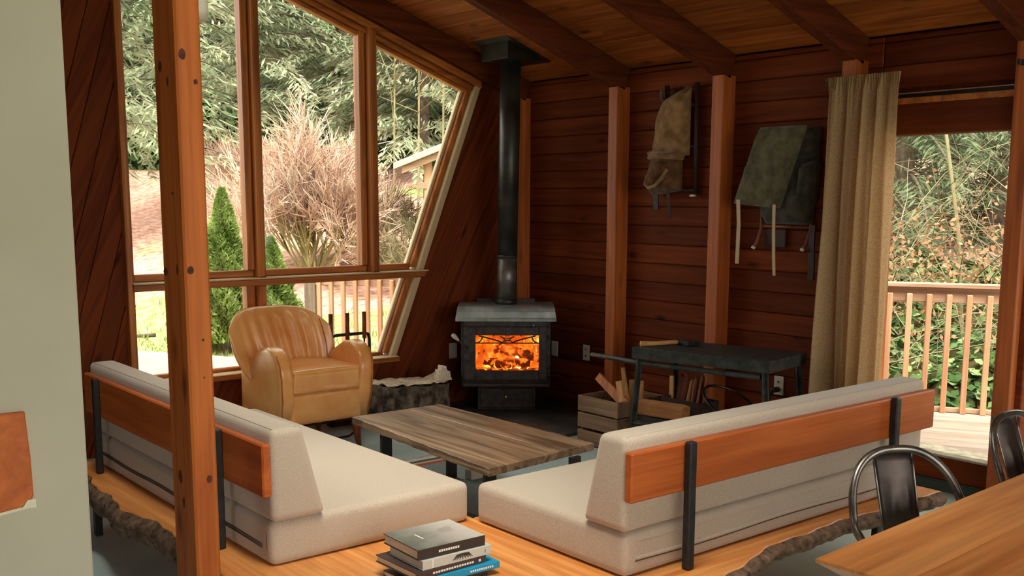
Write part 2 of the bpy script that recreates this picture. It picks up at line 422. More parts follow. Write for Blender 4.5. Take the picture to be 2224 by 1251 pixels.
# --- the big window
wn = thing('window_1', None, None, (3.3, 6.55, .42), kind='structure')
def bar(nm, poly, y0, y1, m, b=.004): return part(nm, prism(poly, y0, y1, idm, b), m, wn)
def rect(x0, x1, z0, z1): return [(x0, z0), (x1, z0), (x1, z1), (x0, z1)]
tz = lambda X, o: zr(X)-o
tp = lambda x0, x1, o0, o1: [(x0, tz(x0, o1)), (x1, tz(x1, o1)), (x1, tz(x1, o0)), (x0, tz(x0, o0))]
bar('head_casing', tp(2.22, 4.985, .0, .052), 6.475, 6.60, m_frame, .012)
bar('head_stop', tp(2.29, 4.93, .053, .088), 6.52, 6.61, m_frame, .01)
bar('head_bead', tp(2.29, 4.90, .089, .118), 6.56, 6.62, m_frame, .006)
bar('left_jamb', [(2.22, 0.41), (2.252, .41), (2.252, tz(2.252, .052)), (2.22, tz(2.22, .052))], 6.47, 6.62, m_frameZ)
bar('left_stop', [(2.253, .455), (2.292, .455), (2.292, tz(2.292, .118)), (2.253, tz(2.253, .118))], 6.55, 6.62, m_frameZ)
def slant(z0, z1, o0, o1): return [(sl(z0, o0), z0), (sl(z0, o1), z0), (sl(z1, o1), z1), (sl(z1, o0), z1)]
for z0, z1 in ((.44, 1.02), (1.072, 2.45)):
    bar('slant_reveal', slant(z0, z1, -.058, 0), 6.505, 6.60, m_ledge, .006)
    bar('slant_stop', slant(z0+.02, z1, -.10, -.0585), 6.545, 6.62, m_frameZ, .006)
    bar('slant_bead', slant(z0+.02, z1, -.125, -.1005), 6.585, 6.62, m_ledge, .003)
bar('sill', rect(2.22, 4.192, .405, .437), 6.455, 6.62, m_frame)
bar('sill_edge', rect(2.25, 4.185, .4375, .445), 6.452, 6.6, m_ledge, .002)
bar('bottom_stop', rect(2.25, 4.12, .4455, .468), 6.57, 6.62, m_frame)
for nm, xa, xb in (('mullion', 3.053, 3.171), ('mullion', 3.938, 4.065)):
    zt = lambda x: tz(x, .05)
    bar(nm, [(xa+.05, 1.073), (xb-.018, 1.073), (xb-.018, zt(xb-.018)), (xa+.05, zt(xa+.05))], 6.475, 6.62, m_frameZ, .01)
    bar('stop', [(xa, 1.12), (xa+.0495, 1.12), (xa+.0495, zt(xa+.05)-.03), (xa, zt(xa)-.03)], 6.54, 6.62, m_frameZ, .008)
    bar('stop', [(xb-.0175, 1.12), (xb, 1.12), (xb, zt(xb)-.03), (xb-.0175, zt(xb-.02)-.03)], 6.54, 6.62, m_frameZ, .004)
bar('mullion', rect(3.103, 3.153, .4455, 1.019), 6.475, 6.62, m_frameZ, .01)
bar('stop', rect(3.04, 3.102, .47, 1.019), 6.545, 6.62, m_frameZ, .006)
bar('cross_rail', [(2.253, 1.02), (sl(1.02, 0), 1.02), (sl(1.063, 0), 1.063), (2.253, 1.063)], 6.46, 6.62, m_frame, .006)
bar('rail_ledge', [(2.253, 1.0635), (sl(1.063, .01), 1.0635), (sl(1.072, .01), 1.072), (2.253, 1.072)], 6.452, 6.6, m_ledge, .002)
for xa, xb in ((2.293, 3.102), (3.154, 3.987), (4.048, sl(1.1, -.10))):
    bar('bottom_stop', rect(xa, xb, 1.0725, 1.118), 6.56, 6.62, m_frame, .006)
gz = lambda x: tz(x, .10)
for poly in ([(2.285, 1.1), (3.06, 1.1), (3.06, gz(3.06)), (2.285, gz(2.285))],
             [(3.16, 1.1), (3.945, 1.1), (3.945, gz(3.945)), (3.16, gz(3.16))],
             [(4.055, 1.1), (sl(1.1, -.12), 1.1), (sl(2.42, -.12), 2.42), (4.055, gz(4.055))],
             [(2.285, .46), (3.05, .46), (3.05, 1.025), (2.285, 1.025)],
             [(3.15, .46), (sl(.46, -.12), .46), (sl(1.025, -.12), 1.025), (3.15, 1.025)]):
    bar('pane', poly, 6.600, 6.605, m_glass, 0)

# --- white wall at the left
wl = part('wall_left', cbox((-1.999, 2.0, 0), (.594, 2.13, 4.1), .004), m_white); tag(wl, kind='structure')

# --- the unseen sides of the room: a wall at the far left, a wall with wide windows, guessed and enlarged for daylight, behind the dining table
wf = part('wall_front', comb(cbox((-2.0, -2.72, 0), (5.57, -2.6, .3)), cbox((-2.0, -2.72, 2.75), (5.57, -2.6, 5.2)), cbox((-2.0, -2.72, .3), (-1.5, -2.6, 2.75)), cbox((5.2, -2.72, .3), (5.57, -2.6, 2.75)), cbox((1.8, -2.7, .3), (1.92, -2.62, 2.75))), m_raft); tag(wf, kind='structure')
ws_ = part('wall_side', comb(cbox((-2.1, -2.72, 0), (-2.0, 6.66, 1.3)), cbox((-2.1, -2.72, 2.2), (-2.0, 6.66, 5.2)), cbox((-2.1, -2.72, 1.3), (-2.0, 2.9, 2.2)), cbox((-2.1, 3.8, 1.3), (-2.0, 6.66, 2.2))), m_raft); tag(ws_, kind='structure')  # unseen opening added in this wall to light the timber post

# --- free-standing timber post
tpst = part('timber_post', cbox((1.28, 3.2025, 0), (1.3625, 3.386, zr(1.37)-.002), .007), m_post)
OFF[tpst] = None
def knot(u, zz, ru, rz_, face):
    g_ = random.Random(int(zz*1000)); pl_ = [(u+ru*math.cos(a)*g_.uniform(.85, 1.1), zz+rz_*math.sin(a)*g_.uniform(.85, 1.1)) for a in np.linspace(0, 2*math.pi, 14, endpoint=False)]
    part('knot', prism(pl_, 3.2015, 3.21, idm, .001) if face == 'Y' else prism(pl_, 1.279, 1.29, lambda a, b, d: (d, a, b), .001), m_knot, tpst)
m_knot = speck('knot_wood', lin(52, 22, 10), lin(96, 44, 20), 60, .6, detail=4)
for u, zz, a, b in ((1.300, 2.037, .012, .017), (1.340, 1.956, .007, .009), (1.299, 1.373, .012, .014), (1.331, 1.148, .004, .005), (1.330, 1.025, .003, .004), (1.333, .687, .010, .013)): knot(u, zz, a, b, 'Y')
for u, zz, a, b in ((3.333, 2.010, .014, .018), (3.278, 1.960, .008, .016), (3.264, 1.373, .010, .018), (3.363, 1.360, .018, .014), (3.275, 1.613, .006, .006), (3.314, .681, .016, .022), (3.292, .599, .010, .02)): knot(u, zz, a, b, 'X')
tag(tpst, 'tall knotty orange timber post standing in front of the left sofa', 'post')

# ================================================================ outside
deck = thing('deck', 'pale weathered wooden deck outside the window and glass door', 'deck', (6.5, 4, .06))
rdir = (.507, -.862); nn = (.862, .507)
def deckboards(planes, n0, n1):
    c = n0
    while c < n1:
        pl = cvx([(-2, -4), (14, -4), (14, 16), (-2, 16)], planes+[(-nn[0], -nn[1], -(c+.004)), (nn[0], nn[1], min(c+.136, n1))])
        if pl and abs(area2(pl)) > .003: part('deck_board', prism(pl, .10, .06, lambda u, v, d: (u, v, d), .003), m_deck, deck)
        c += .14
deckboards([(-1, 0, -5.60), (0, 1, 6.655), (0, -1, 1.0)], 4.3, 8.12)
deckboards([(0, -1, -6.665), (-1, 0, -.3)], 3.6, 8.30)
def railing(name, label, A, ang, x0, x1, zb, zt, bal, posts, depth0=.10):
    t = thing(name, label, 'railing', (A[0], A[1], 0), ang)
    part('top_rail', cbox((x0, -.02, zb), (x1, .02, zt), .004), m_rail, t)
    part('cap', cbox((x0, -.06, zt+.0005), (x1, .05, zt+.03), .004), m_rail, t)
    part('bottom_rail', cbox((x0, -.018, depth0+.0), (x1, .018, depth0+.035), .004), m_rail, t)
    for b in bal: part('baluster', cbox((b-.019, -.057, depth0), (b+.019, -.0205, zb+.06), .004), m_railZ, t)
    for p in posts: part('post', cbox((p-.055, -.03, -.2), (p+.055, .08, zt+.02), .006), wood('grey_post_%d' % len(bpy.data.materials), lin(86, 74, 60), lin(116, 102, 84), axis=2, rough=.8), t)
    return t
railing('deck_railing', 'wooden deck railing with upright balusters outside the glass door', (7.007, 3.782), math.radians(-59.5), -1.1, 2.4, .885, .99, [.048+.131*k for k in range(-7, 18)], [-1.05, 2.3])
railing('deck_railing', 'wooden deck railing with balusters seen through the lower window pane', (4.625, 8.50), math.radians(-54), -.1, 1.6, .82, .93, [.045+.118*k for k in range(13)], [-.055])

# ground: a grassy bank that climbs away from the deck into a wooded hillside
def gh(x, y):
    sdist = nn[0]*x+nn[1]*y-8.2
    z = -.12 + .2*np.clip(sdist-1.2, 0, 14) + .62*np.clip(sdist-15.2, 0, 30)
    rough = .05*np.sin(x*1.7+y*.9)+.04*np.sin(y*2.3-x*.6)+.06*np.sin(x*.7-y*1.1)
    return z + rough*np.clip(sdist, 0, 3)/3
def grid_mesh(x0, x1, y0, y1, n, m):
    xs = np.linspace(x0, x1, n); ys = np.linspace(y0, y1, m); X, Y = np.meshgrid(xs, ys, indexing='ij')
    V = np.stack([X, Y, gh(X, Y)], -1).reshape(-1, 3)
    F = [(i*m+j, (i+1)*m+j, (i+1)*m+j+1, i*m+j+1) for i in range(n-1) for j in range(m-1)]
    return V, F
def groundm():
    t = NT('bank_soil'); tc = t.n('ShaderNodeTexCoord'); src = tc.outputs['Object']
    n1 = t.n('ShaderNodeTexNoise'); n1.inputs['Scale'].default_value = .45; n1.inputs['Detail'].default_value = 6; t.l(src, n1.inputs[0])
    n2 = t.n('ShaderNodeTexNoise'); n2.inputs['Scale'].default_value = 9; n2.inputs['Detail'].default_value = 6; t.l(src, n2.inputs[0])
    soil = ramp(t, n2.outputs[0], [(.3, lin(128, 86, 72)), (.6, lin(176, 140, 124)), (.8, lin(190, 164, 148))])
    gr = ramp(t, n2.outputs[0], [(.3, lin(88, 100, 54)), (.65, lin(152, 160, 104))])
    dp = t.n('ShaderNodeVectorMath', operation='DOT_PRODUCT'); dp.inputs[1].default_value = (nn[0], nn[1], 0); t.l(src, dp.inputs[0])
    mr = t.n('ShaderNodeMapRange'); mr.inputs[1].default_value = 9.3; mr.inputs[2].default_value = 12; mr.inputs[3].default_value = .42; mr.inputs[4].default_value = -.12; t.l(dp.outputs['Value'], mr.inputs[0])
    ad = t.n('ShaderNodeMath', operation='ADD'); t.l(n1.outputs[0], ad.inputs[0]); t.l(mr.outputs[0], ad.inputs[1])
    f = ramp(t, ad.outputs[0], [(.48, (0, 0, 0, 1)), (.58, (1, 1, 1, 1))])
    mr2 = t.n('ShaderNodeMapRange'); mr2.inputs[1].default_value = 21.4; mr2.inputs[2].default_value = 22.4; t.l(dp.outputs['Value'], mr2.inputs[0])
    col = mixc(t, f, soil, gr); col = mixc(t, mr2.outputs[0], col, lin(38, 44, 30))
    p = t.bsdf(Roughness=.95, Specular_IOR_Level=.1); t.l(col, p.inputs['Base Color'])
    b = t.n('ShaderNodeBump'); b.inputs['Strength'].default_value = .6; b.inputs['Distance'].default_value = .08; t.l(n2.outputs[0], b.inputs['Height']); t.l(b.outputs[0], p.inputs['Normal'])
    return t.m
gnd = part('ground', grid_mesh(-14, 60, -25, 62, 120, 140), groundm(), smooth=True); tag(gnd, kind='structure')

# --- plants
def diamonds(P, U, W):
    n = len(P); V = np.empty((n, 4, 3)); V[:, 0] = P-U; V[:, 1] = P+W; V[:, 2] = P+U; V[:, 3] = P-W
    b = np.arange(n)*4; F = np.stack([b, b+1, b+2, b+3], 1)
    return V.reshape(-1, 3), F.tolist()
def unit(v): return v/np.maximum(np.linalg.norm(v, axis=-1, keepdims=True), 1e-9)
def sticks(A, B, r0, r1):
    """thin three-sided twigs from A to B"""
    n = len(A); d = unit(B-A); h = np.where(np.abs(d[:, 2:3]) < .9, np.array([[0, 0, 1.]]), np.array([[1., 0, 0]]))
    u = unit(np.cross(d, h)); v = np.cross(d, u); V = np.empty((n, 6, 3))
    r0 = np.broadcast_to(np.asarray(r0, float), (n,)); r1 = np.broadcast_to(np.asarray(r1, float), (n,))
    for k in range(3):
        a = 2*math.pi*k/3; o = u*math.cos(a)+v*math.sin(a); V[:, k] = A+o*r0[:, None]; V[:, 3+k] = B+o*r1[:, None]
    b = (np.arange(n)*6)[:, None]
    F = np.concatenate([b+np.array([[k, (k+1) % 3, 3+(k+1) % 3, 3+k]]) for k in range(3)])
    return V.reshape(-1, 3), F.tolist()
def conifer(label, pos, h, rad, nb, mats, seed, low=.06, droop=.5, tw=46, lw=(.16, .05), group='conifers on the hillside', trunk_r=.14, name='conifer_tree'):
    g = np.random.default_rng(seed); t = thing(name, label, 'tree', pos, 0, group); p0 = np.array(pos)
    part('trunk', tube([p0+np.array([0, 0, -.3]), p0+np.array([.03, .02, h*.5]), p0+np.array([0, 0, h])], [trunk_r, trunk_r*.6, .02], 7), m_trunk, t)
    Ps = []; Us = []; Ws = []; SA = []; SB = []
    for k in range(nb):
        f = low+(1-low)*(k+.5)/nb; az = g.uniform(0, 2*math.pi); L = rad*(1-f)**.75*g.uniform(.7, 1.1)+.15
        d = np.array([math.cos(az), math.sin(az), 0]); tt = np.linspace(.12, 1, tw); s_ = np.array([-d[1], d[0], 0])
        sp = p0+np.array([0, 0, h*f])+d*(L*tt)[:, None]; sp[:, 2] += L*(.18*tt-droop*tt**2)
        SA.append(sp[:-1:6]); SB.append(np.vstack([sp[6::6], sp[-1:]])[:len(sp[:-1:6])])
        for sd in (-1, 1):
            P = sp+s_*(sd*(.05+.20*L*.45*(1-tt))[:, None])*g.uniform(.2, 1, (tw, 1)); P[:, 2] -= g.uniform(0, .16, tw)*L*.5+.02
            U = unit(d*.75+s_*sd*.7+np.array([0, 0, -.75])*g.uniform(.2, 1.2, (tw, 1))+g.normal(0, .22, (tw, 3)))*(lw[0]*g.uniform(.6, 1.3, (tw, 1)))
            W = unit(np.cross(U, g.normal(0, 1, (tw, 3))+np.array([0, 0, .8])))*lw[1]*g.uniform(.6, 1.2, (tw, 1))
            Ps.append(P); Us.append(U); Ws.append(W)
    part('branches', sticks(np.vstack(SA), np.vstack(SB), .014, .008), m_trunk, t)
    part('foliage', diamonds(np.vstack(Ps), np.vstack(Us), np.vstack(Ws)), mats, t, kind='stuff')
    return t
def leafmass(geo_centres, n, size, g, up=.6):
    """leaves spread over a bumpy mound made of ellipsoids (c, r)"""
    Ps = []; Ns = []
    wts = np.array([r[0]*r[2] for c, r in geo_centres]); wts /= wts.sum()
    for (c, r), wt in zip(geo_centres, wts):
        k = int(n*wt); d = unit(g.normal(0, 1, (k, 3))); d[:, 2] = np.abs(d[:, 2])*.9-.12*g.random(k)
        Ps.append(np.array(c)+d*np.array(r)*g.uniform(.72, 1.06, (k, 1))); Ns.append(d)
    P = np.vstack(Ps); N = unit(np.vstack(Ns)+g.normal(0, .55, P.shape)+np.array([0, 0, up]))
    U = unit(np.cross(N, g.normal(0, 1, P.shape)))*size*g.uniform(.6, 1.25, (len(P), 1)); W = unit(np.cross(N, U))*np.linalg.norm(U, axis=1, keepdims=True)*.72
    return diamonds(P, U, W)
m_trunk = speck('tree_bark', lin(58, 48, 38), lin(92, 80, 66), scale=14, rough=.95, detail=6)
m_fir = leafm('fir_foliage', lin(84, 104, 76), lin(146, 160, 124), 1.1, .3, lin(180, 190, 156))  # haze of the far trees put into paler leaf colours
m_pale = leafm('pale_hemlock_foliage', lin(134, 154, 116), lin(200, 206, 170), 1.3, .3, lin(226, 226, 200))
m_mid = leafm('mid_green_foliage', lin(112, 132, 96), lin(172, 184, 144), 1.0, .3, lin(200, 206, 172))  # mid green, paled the same way for distance haze
m_ivy = leafm('ivy_leaves', lin(54, 88, 48), lin(116, 150, 92), 2.2, .3, lin(186, 204, 164))
m_ivy2 = leafm('pale_ivy_leaves', lin(96, 134, 70), lin(170, 196, 132), 3.0, .3, lin(222, 228, 204))
m_thuja = leafm('thuja_foliage', lin(112, 142, 64), lin(178, 198, 116), 5, .3, lin(216, 222, 164))
m_twig = leafm('pink_twigs', lin(206, 164, 142), lin(234, 202, 180), 2.5, 0, lin(240, 218, 200))
m_stem = leafm('mossy_stems', lin(150, 140, 86), lin(198, 188, 128), 4, 0)
m_dead = leafm('dead_leaves', lin(168, 112, 76), lin(212, 164, 128), 7, .2, lin(228, 196, 172))
m_palestick = leafm('bare_branches', lin(128, 116, 84), lin(176, 166, 130), 3, 0)
m_grass = leafm('grass_blades', lin(130, 146, 70), lin(192, 200, 128), 2, .3)
def polar(az, d): return d*math.cos(math.radians(az)), d*math.sin(math.radians(az))
def gpos(az, d, dz=0):
    x, y = polar(az, d); return (x, y, float(gh(x, y))+dz)
for k, (az, d, h, rad, mt, lab, lo, dr) in enumerate([
    (71.5, 19, 8.5, 4.2, m_pale, 'pale green drooping hemlock behind the timber post', .18, .42),
    (64.5, 23, 10, 4.2, m_pale, 'pale drooping hemlock above the small pointed evergreen', .16, .42),
    (77, 25, 10, 3.8, m_mid, 'mid green conifer at the far left of the window view', .08, .45),
    (68, 30, 11, 4.2, m_mid, 'hazy conifer on the slope behind the pale hemlocks', .05, .45),
    (62.3, 28, 9, 3.6, m_fir, 'dark hazy conifer high above the pink bare shrub', .05, .5),
    (60.2, 24, 7.5, 3.4, m_pale, 'pale layered conifer right above the pink bare shrub', .12, .38),
    (57.8, 27, 10, 3.8, m_mid, 'mid green conifer in the right window pane', .05, .45),
    (55.6, 22, 7, 3.2, m_pale, 'pale green conifer beside the woodshed roof', .08, .4),
    (53.4, 25, 9, 3.6, m_mid, 'green conifer behind the woodshed', .05, .45),
    (66, 36, 13, 4.6, m_fir, 'tall dark fir on the upper hillside at the left', .04, .5),
    (60, 36, 13, 4.8, m_mid, 'tall green fir on the upper hillside in the middle', .04, .5),
    (55, 34, 13, 4.8, m_fir, 'tall dark fir on the upper hillside at the right', .04, .5),
    (73, 34, 13, 4.8, m_fir, 'tall dark fir on the upper hillside behind the window jamb', .04, .5)]):
    conifer(lab, gpos(az, d), h, rad, 95, mt, 100+k, lo, dr, 80 if d < 30 else 50, (.13, .022) if d < 30 else (.24, .06))
for k, (az, d, h, rad, mt, lab) in enumerate([(30.5, 13.5, 6.5, 2.8, m_fir, 'dark fir with layered boughs left in the door view'),
    (26.2, 14.5, 7, 3.0, m_mid, 'mid green fir behind the tangled twigs at the door'), (28.2, 17.5, 9, 3.6, m_fir, 'tall dark fir farthest back in the door view'), (34, 16, 9, 3.4, m_mid, 'green fir mostly hidden by the linen curtain'), (22.5, 15, 8, 3.2, m_fir, 'dark fir at the right edge of the door view')]):
    conifer(lab, gpos(az, d), h, rad, 100, mt, 200+k, .03, .42, 80, (.085, .013), 'firs outside the glass door')
g5 = np.random.default_rng(5)
# ivy hedge along the top of the bank
hx = []
for az in np.arange(52, 82, 1.15):
    dd = 22.1/(.862*math.cos(math.radians(az))+.507*math.sin(math.radians(az))); x, y, z = gpos(az, dd)
    hx.append(((x, y, z-.1), (1.0, 1.0, g5.uniform(1.3, 2.1))))
t = thing('ivy_hedge', 'dense dark green ivy hedge along the top of the bare bank', 'hedge', hx[8][0])
part('foliage', leafmass(hx, 26000, .12, g5), m_ivy, t, kind='stuff')
V = [];
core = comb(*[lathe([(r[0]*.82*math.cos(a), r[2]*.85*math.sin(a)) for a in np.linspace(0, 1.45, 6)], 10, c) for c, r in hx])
part('inner_growth', core, leafm('hedge_inner_shade', lin(40, 62, 36), lin(64, 90, 54), 4, 0), t, smooth=True)  # solid core, shade inside the hedge put into a darker leaf colour
# pink bare shrub
def branchy(base, n0, l0, spread, levels, g, bend=.25):
    A = []; B = []; Lv = []
    az = g.uniform(0, 2*math.pi, n0); el = g.uniform(*spread, n0)
    d = np.stack([np.cos(az)*np.sin(el), np.sin(az)*np.sin(el), np.cos(el)], 1); p = np.array(base)+g.normal(0, .07, (n0, 3))*np.array([1, 1, 0])
    L = l0*g.uniform(.8, 1.2, n0)
    for lv, (k, sc, dv) in enumerate(levels):
        q = p+d*L[:, None]; A.append(p); B.append(q); Lv.append(np.full(len(p), lv))
        if k == 0: break
        idx = np.repeat(np.arange(len(p)), k); tpos = g.uniform(.45, 1, (len(idx), 1)); np2 = p[idx]+(q-p)[idx]*tpos
        nd = unit(d[idx]+g.normal(0, dv, (len(idx), 3))+np.array([0, 0, .12])); L = L[idx]*sc*g.uniform(.7, 1.2, len(idx)); p, d = np2, nd
    return A, B
sh = gpos(61.8, 14.6); t = thing('bare_shrub', 'large bare shrub with dense pinkish twigs behind the window', 'shrub', sh)
A, B = branchy(sh, 26, .92, (.1, .98), [(7, .68, .32), (7, .68, .38), (8, .62, .45), (0, 1, 0)], g5)
part('stems', sticks(np.vstack(A[:2]), np.vstack(B[:2]), np.concatenate([np.full(len(A[0]), .02), np.full(len(A[1]), .011)]), np.concatenate([np.full(len(A[0]), .012), np.full(len(A[1]), .006)])), m_stem, t)
part('twigs', sticks(np.vstack(A[2:]), np.vstack(B[2:]),   .0058, .0036), m_twig, t, kind='stuff')
for k, (az, d, n0, lab) in enumerate([(57.4, 15.2, 9, 'smaller bare shrub with tangled tan twigs below the woodshed'), (55.4, 13.6, 7, 'low tangle of tan twigs beside the slanted window side'), (65.6, 22, 9, 'pale bare bush at the foot of the ivy hedge')]):
    b = gpos(az, d); t = thing('bare_shrub', lab, 'shrub', b, 0, 'smaller bare shrubs')
    A, B = branchy(b, n0, .55, (.2, 1.2), [(6, .7, .45), (6, .7, .5), (6, .65, .5), (0, 1, 0)], g5)
    part('stems', sticks(np.vstack(A[:2]), np.vstack(B[:2]), .011, .006), m_stem, t)
    part('twigs', sticks(np.vstack(A[2:]), np.vstack(B[2:]), .005, .003), m_twig if k == 2 else m_palestick, t, kind='stuff')
for k, (az, d, h) in enumerate([(55.9, 19, 6), (54.6, 18, 6), (57.2, 20, 5)]):
    b = gpos(az, d); t = thing('sapling', ['thin bare pale sapling left of the woodshed roof', 'thin bare pale sapling nearest the slanted window side', 'forked bare pale sapling in the right window pane'][k], 'tree', b, 0, 'bare saplings')
    part('trunk', tube([b, (b[0]+.05, b[1], b[2]+h*.5), (b[0]+.02, b[1]+.05, b[2]+h)], [.022, .016, .008], 6), m_palestick, t)
    A = np.array(b)+np.stack([np.zeros(26), np.zeros(26), g5.uniform(1, h, 26)], 1); B = A+unit(g5.normal(0, 1, (26, 3))*np.array([1, 1, .2])+np.array([0, 0, .9]))*g5.uniform(.4, 1.1, (26, 1))
    part('branches', sticks(A, B, .008, .004), m_palestick, t)
# small pointed evergreens
def thuja(label, pos, h, r, n, g):
    t = thing('thuja', label, 'tree', pos, 0, 'small pointed evergreens'); f = g.random(n)**.8; az = g.uniform(0, 2*math.pi, n)
    rr = r*np.minimum((1-f)**.8*1.15, 1)*(.75+.25*np.sin(az*5+f*19))*g.uniform(.7, 1.08, n)
    P = np.array(pos)+np.stack([np.cos(az)*rr, np.sin(az)*rr, .12*h+f*h*.88], 1)
    U = unit(np.stack([np.cos(az)*.8, np.sin(az)*.8, np.full(n, .75)], 1)+g.normal(0, .35, (n, 3)))*g.uniform(.025, .055, (n, 1))
    W = unit(np.cross(U, g.normal(0, 1, (n, 3))))*g.uniform(.009, .018, (n, 1))
    part('foliage', diamonds(P, U, W), m_thuja, t, kind='stuff')
    part('trunk', tube([pos, (pos[0], pos[1], pos[2]+h*.8)], [.05, .02], 7), m_trunk, t)
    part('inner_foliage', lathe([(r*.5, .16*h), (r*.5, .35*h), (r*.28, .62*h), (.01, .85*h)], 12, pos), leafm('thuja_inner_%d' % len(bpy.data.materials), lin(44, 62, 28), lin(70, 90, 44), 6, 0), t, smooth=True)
thuja('small pointed bright green evergreen standing just beyond the deck', gpos(66.2, 11.9, -.05), 1.85, .40, 20000, g5)
thuja('low round evergreen beside the pointed one, against the mullion', gpos(63.8, 12.4, -.05), 1.15, .36, 10000, g5)
thuja('low bushy evergreen left of the pointed one, behind the post', gpos(67.6, 12.2, -.05), .95, .34, 8000, g5)
# grass and stones beyond the deck
n = 5200; az = np.radians(g5.uniform(54, 80, n)); nd = 8.35+np.abs(g5.normal(0, 1.0, n)); dd = nd/(.862*np.cos(az)+.507*np.sin(az)); gx = dd*np.cos(az); gy = dd*np.sin(az); gz_ = gh(gx, gy)
P = np.stack([gx, gy, gz_+.03], 1); U = unit(g5.normal(0, .4, (n, 3))+np.array([0, 0, 1]))*g5.uniform(.03, .09, (n, 1)); W = unit(np.cross(U, g5.normal(0, 1, (n, 3))))*.008
tag(part('grass', diamonds(P, U, W), m_grass), 'short pale grass growing along the deck edge', 'grass', kind='stuff')
for az, d, r, lab in [(64.1, 12.6, .16, 'larger grey boulder on the bank left of the railing post'), (63.6, 12.2, .10, 'smaller grey boulder touching the larger one on the bank')]:
    p = gpos(az, d, .04); bm = bmesh.new(); bmesh.ops.create_icosphere(bm, subdivisions=3, radius=r)
    for v in bm.verts: v.co *= 1+.22*math.sin(v.co.x*23+r*90)*math.cos(v.co.y*19+v.co.z*17); v.co.z *= .7
    bm.verts.index_update(); geo = ([tuple(v.co+Vector(p)) for v in bm.verts], [tuple(v.index for v in f.verts) for f in bm.faces]); bm.free()
    tag(part('boulder', geo, speck('boulder_stone_%d' % int(r*100), lin(64, 61, 57), lin(104, 101, 96), 12, .9, bump=.4)), lab, 'rock', 'boulders on the bank')
for k, (az, d, a) in enumerate([(69.0, 13.6, .2), (69.8, 12.8, 2.6)]):
    p = gpos(az, d, .03); q = (p[0]+.4*math.cos(a), p[1]+.4*math.sin(a)); 
    tag(part('fallen_branch', tube([p, (q[0], q[1], float(gh(*q))+.04)], [.02, .012], 6), m_trunk), ['short dark stick lying higher on the pale bank', 'longer dark stick lying lower on the pale bank'][k], 'stick', 'sticks on the bank')
# woodshed
t = thing('woodshed', 'small open woodshed with pale sloping roof right of the window view', 'shed', (7.05, 10.95, 0), math.atan2(-.57, .82))
gzs = float(gh(7.3, 10.8))
def ws(lo, hi, sh=.40, b=.005):
    V, F = cbox(lo, hi, b); return [(x, y, z+sh*x) for x, y, z in V], F
part('roof', ws((0, 0, 1.95), (2.6, 2.2, 2.03)), plain('pale_roof_metal', lin(150, 138, 132), .6), t)
part('fascia', ws((.1, .06, 1.86), (2.6, .10, 1.945)), m_rail, t)
for x in (.42, 2.2): part('post', cbox((x-.05, .2, gzs-.3), (x+.05, .3, 1.92+.4*x), .005), m_railZ, t)
part('beam', cbox((.3, .18, 1.72), (2.4, .2, 1.80), .004), m_rail, t)
for k in range(9): part('wall_board', cbox((.35, 1.9, gzs-.2+k*.2), (2.5, 1.93, gzs-.02+k*.2), .004), m_wallY, t)
# ivy bank outside the door
hx = [((x, y, z-.2), (.55, .55, g5.uniform(.45, .95))) for az in np.arange(20, 40, 1.6) for d in (8.9, 9.8, 10.8, 11.8, 12.7) for x, y, z in [gpos(az+g5.uniform(-.8, .8), d+g5.uniform(-.2, .2))]]
t = thing('ivy_bank', 'tangled bank of green ivy behind the balusters outside the door', 'ivy', hx[5][0])
part('leaves', leafmass(hx, 30000, .05, g5, .35), [m_ivy], t, kind='stuff')
part('pale_leaves', leafmass([(c, (r[0]*1.03, r[1]*1.03, r[2]*1.06)) for c, r in hx], 13000, .045, g5, .7), [m_ivy2], t, kind='stuff')
part('soil', comb(*[lathe([(r[0]*.75*math.cos(a), r[2]*.8*math.sin(a)) for a in np.linspace(0, 1.45, 5)], 9, c) for c, r in hx]), leafm('ivy_shade', lin(44, 52, 30), lin(84, 76, 48), 6, 0), t, smooth=True)  # solid core under the ivy, shade between the leaves put into its colour
n = 2200; az = np.radians(g5.uniform(22, 36, n)); dd = g5.uniform(8.9, 11, n); P = np.stack([dd*np.cos(az), dd*np.sin(az), g5.normal(.95, .32, n)], 1)
P[:, 2] = np.maximum(P[:, 2], gh(P[:, 0], P[:, 1])+.1)
U = unit(g5.normal(0, 1, (n, 3)))*g5.uniform(.018, .04, (n, 1)); W = unit(np.cross(U, g5.normal(0, 1, (n, 3))))*.015
part('dead_leaves', diamonds(P, U, W), m_dead, t, kind='stuff')
t = thing('twig_tangle', 'tangle of long bare pale twigs arching across the door view', 'bush', gpos(28, 9.6))
SA = []; SB = []; R0 = []
for k in range(150):
    az = g5.uniform(22, 37); d = g5.uniform(8.8, 11.2); p = np.array(gpos(az, d)); p[2] += g5.uniform(.1, 1.0)
    a = g5.uniform(0, 2*math.pi); v = unit(np.array([math.cos(a), math.sin(a), g5.uniform(.3, 1.6)])); r = g5.uniform(.0025, .0065); st = g5.uniform(.22, .42)
    for j in range(7):
        q = p+v*st; SA.append(p); SB.append(q); R0.append(r*(1-.1*j)); p = q; v = unit(v+np.array([0, 0, -.16])+g5.normal(0, .12, 3))
        if g5.random() < .5: w_ = unit(v+g5.normal(0, .7, 3)); SA.append(p); SB.append(p+w_*g5.uniform(.2, .5)); R0.append(.0025)
SA = np.array(SA); SB = np.array(SB); R0 = np.array(R0); ok = np.minimum(SA@np.array([nn[0], nn[1], 0]), SB@np.array([nn[0], nn[1], 0])) > 8.3; SA, SB, R0 = SA[ok], SB[ok], R0[ok]
part('twigs', sticks(np.array(SA), np.array(SB), np.array(R0), np.array(R0)*.8), m_palestick, t, kind='stuff')
